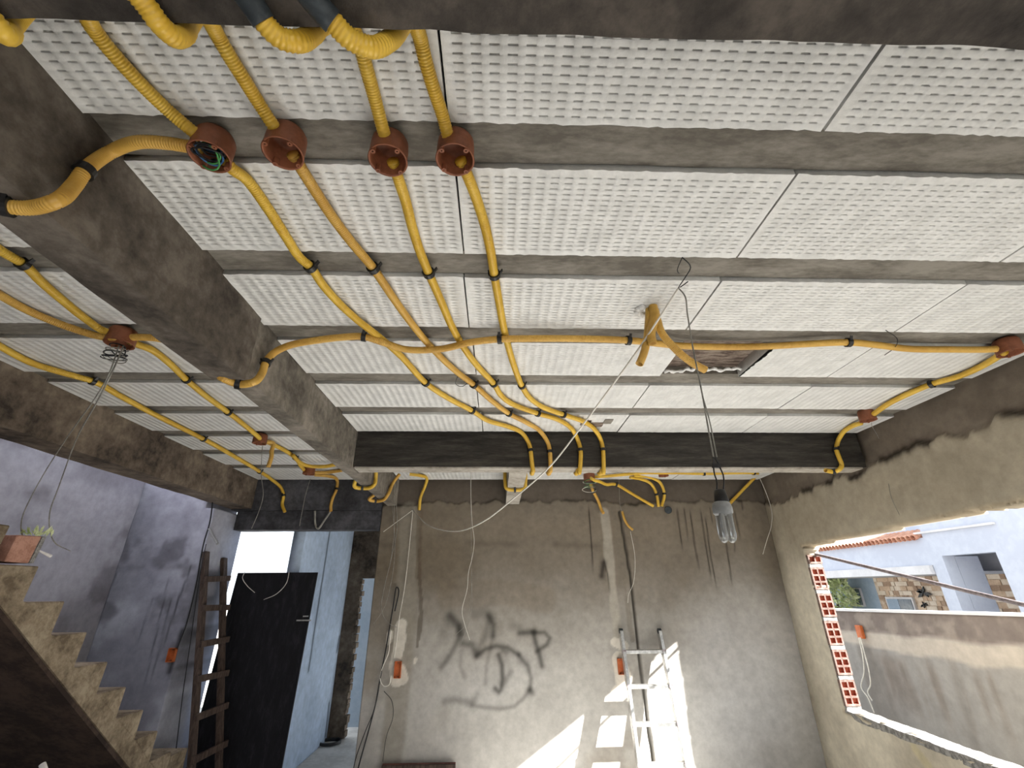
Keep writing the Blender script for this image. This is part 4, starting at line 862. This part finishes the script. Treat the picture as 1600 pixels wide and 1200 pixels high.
hs = empty('neighbour_house', (9.2, 10, 0), 'lavender white neighbouring house with stone porch beyond boundary wall', 'house')
XF = 9.0
def hb2(name, m, *boxes, bev=0):
    mb = MB()
    for bx in boxes: mb.box(*bx)
    return mb.build(name, MT[m], hs, bevel=bev)
zz = lambda r: CH+r
hb2('facade', 'hwhite', (XF, XF+.25, 5.6, 8.41, 0, zz(3.0)), (XF, XF+.25, 8.41, 9.49, zz(.565), zz(3.0)), (XF, XF+.25, 9.49, 9.77, 0, zz(3.0)), (XF, XF+.25, 9.77, 15.5, zz(.40), zz(.945)))
hb2('side_wall', 'hwhite', (XF+.25, 12.5, 5.6, 5.85, 0, zz(3.0)))
hb2('fascia', 'hfascia', (XF-.08, XF-.001, 9.78, 15.5, zz(.235), zz(.405)))
hb2('porch_ceiling', 'hfascia', (XF+.001, 10.49, 9.78, 15.6, zz(.235), zz(.29)))
hb2('upper_ledge', 'hfascia', (XF-.06, XF-.002, 8.2, 9.9, zz(1.02), zz(1.06)))
hb2('roof_slab_added', 'hwhite', (XF+.001, 13.2, 5.6, 9.77, zz(3.0), zz(3.2)), (XF+.26, 13.2, 9.78, 15.5, zz(.93), zz(.944)))  # unseen roof added to keep the sun out of the house interior
# roof tiles along the lower wing
for k in range(44):
    y = 9.9+k*.125; MB().lathe((XF-.10, y, zz(.955)), (1, 0, .33), [(.055, 0), (.06, .001), (.052, .55), (.047, .55)], 8).build('roof_tile', MT['tile'], hs)
hb2('roof_bed', 'tile', (XF-.05, XF+.5, 9.84, 15.5, zz(.946), zz(.962)))
# porch back wall: stone part, painted part, windows
hb2('painted_wall', 'hblue', (10.5, 10.7, 13.42, 17.5, 0, zz(.24)))
wn = hb2('window', 'hfascia', (10.44, 10.5, 13.98, 14.42, zz(-.50), zz(-.02))); MB().box(10.425, 10.445, 14.0, 14.25, zz(-.46), zz(-.05)).build('pane', MT['glass'], wn)
yA = Xp(1483, 955, 10.5).y
stn = hb2('stone_wall', 'stone', (10.5, 10.7, 9.6, 13.42, 0, zz(.24)))
rg = np.random.RandomState(12)
sm = [mat('stone_%s' % n, [(.3, c1), (.7, c2)], 5, .9, .3, 20) for n, c1, c2 in (('tan', (196, 168, 142), (214, 190, 164)), ('brown', (160, 134, 112), (180, 154, 132)), ('cream', (216, 200, 180), (230, 216, 198)))]
cells = []
z = zz(-.75)
while z < zz(.22):
    hgt = .11; y = 9.65+rg.uniform(0, .1)
    while y < 13.3:
        L = rg.choice([.12, .2, .28]); cells.append((y, min(y+L, 13.4), z, min(z+hgt, zz(.235)), rg.randint(3))); y += L
    z += hgt
wy0, wy1, wz1 = Xp(1425, 937, 10.47).y, Xp(1387, 935, 10.47).y, Xp(1400, 936, 10.47).z
for (ya, yb_, za, zb2, kk) in cells:
    if yb_ > wy0-.03 and ya < wy1+.03 and za < wz1+.03: continue
    MB().box(10.5-.012-.02*rg.rand(), 10.499, ya+.006, yb_-.006, za+.006, zb2-.006).build('stone', sm[kk], stn)
wn = hb2('window', 'hfascia', (10.44, 10.499, wy0-.05, wy1+.05, zz(-.9), wz1+.05)); MB().box(10.425, 10.445, wy0, (wy0+wy1)/2, zz(-.9), wz1).build('pane', MT['glass'], wn)
MB().box(10.425, 10.445, (wy0+wy1)/2+.02, wy1, zz(-.9), wz1).build('pane', MT['hblue'], wn)
# carport seen through the right-hand opening
hb2('back_wall_added', 'hwhite', (13.0, 13.2, 5.6, 18, 0, zz(3.0)))  # wall added at the rear so the carport interior stays shaded
hb2('inner_wall', 'hwhite', (XF+.26, XF+.75, 9.495, 9.7, 0, zz(.56)))
def slice_(name, m, px, x, t=.2):
    return MB().poly_prism([Xp(a, b, x) for a, b in px], (t, 0, 0)).build(name, m if not isinstance(m, str) else MT[m], hs)
slice_('inner_beam', 'hfascia', [(1490, 866), (1568, 862), (1576, 892), (1524, 897), (1517, 881), (1496, 880)], 10.6)
slice_('inner_column', 'hfascia', [(1497, 882), (1516, 882), (1552, 975), (1530, 975)], 10.65)
slice_('inner_pier', 'hwhite', [(1520, 899), (1532, 884), (1566, 975), (1554, 975)], 10.9)
slice_('shed_wall', 'stone', [(1532, 884), (1580, 886), (1610, 975), (1566, 975)], 11.6, .1)
pk = [mat('plank_%s' % n, [(.3, c1), (.7, c2)], 8, .8, .3, 30) for n, c1, c2 in (('light', (190, 156, 130), (208, 174, 148)), ('mid', (158, 122, 98), (178, 142, 116)), ('dark', (96, 72, 60), (116, 90, 76)))]
for k, (pp, mi) in enumerate([([(1532, 885), (1571, 892), (1574, 899), (1536, 897)], 1), ([(1536, 897), (1574, 899), (1577, 907), (1541, 907)], 0), ([(1545, 909), (1560, 906), (1562, 909), (1550, 912)], 2), ([(1555, 935), (1572, 915), (1578, 920), (1562, 941)], 0), ([(1573, 925), (1579, 924), (1581, 930), (1576, 930)], 2), ([(1560, 952), (1575, 948), (1577, 958), (1563, 960)], 1), ([(1578, 948), (1590, 950), (1592, 960), (1580, 960)], 1)]):
    slice_('roof_plank', pk[mi], pp, 11.5-.02*k, .04)
def ornament(px, py, s, label, seed):
    c = Xp(px, py, 10.46); mb = MB(); rg = np.random.RandomState(seed)
    for k in range(7):
        a = rg.uniform(0, 6.28); L = s*rg.uniform(.6, 1.1); d = Vector((0, math.cos(a), math.sin(a)*.7)); n = Vector((0, -d.z, d.y)).normalized()
        mb.poly_prism([c, c+d*L*.5+n*L*.16, c+d*L, c+d*L*.5-n*L*.16], (-.03, 0, 0))
    tag(mb.build('wall_ornament', MT['black']), label, 'ornament', 'dark wall ornaments')
ornament(1444, 926, .24, 'larger dark leaf-shaped ornament on the stone porch wall', 3)
ornament(1444, 944, .13, 'smaller dark ornament lower on the stone porch wall', 8)
def shrub(c, rx, rz, n, label, seed):
    rg = np.random.RandomState(seed); mb = MB()
    e = empty('shrub', (c.x, c.y, 0), label, 'shrub')
    for k in range(n):
        d = Vector(rg.normal(0, 1, 3)).normalized()*rg.uniform(.3, 1)**.5; p = c+Vector((d.x*rx*.6, d.y*rx, d.z*rz)); u = Vector(rg.normal(0, 1, 3)).normalized(); v = u.cross(Vector(rg.normal(0, 1, 3))).normalized(); L = rg.uniform(.06, .14)
        mb.add([p-u*L, p+v*L*.3, p+u*L, p-v*L*.3], [(0, 1, 2, 3)])
    mb.build('foliage', MT['leaf'], e)
    MB().cyl((c.x, c.y, -.14), (c.x, c.y, c.z), .05, .03, 8).build('stem', MT['wood'], e)
shrub(Xp(1306, 935, 9.95), .72, .75, 900, 'pale green shrub growing at the end of the porch', 4)
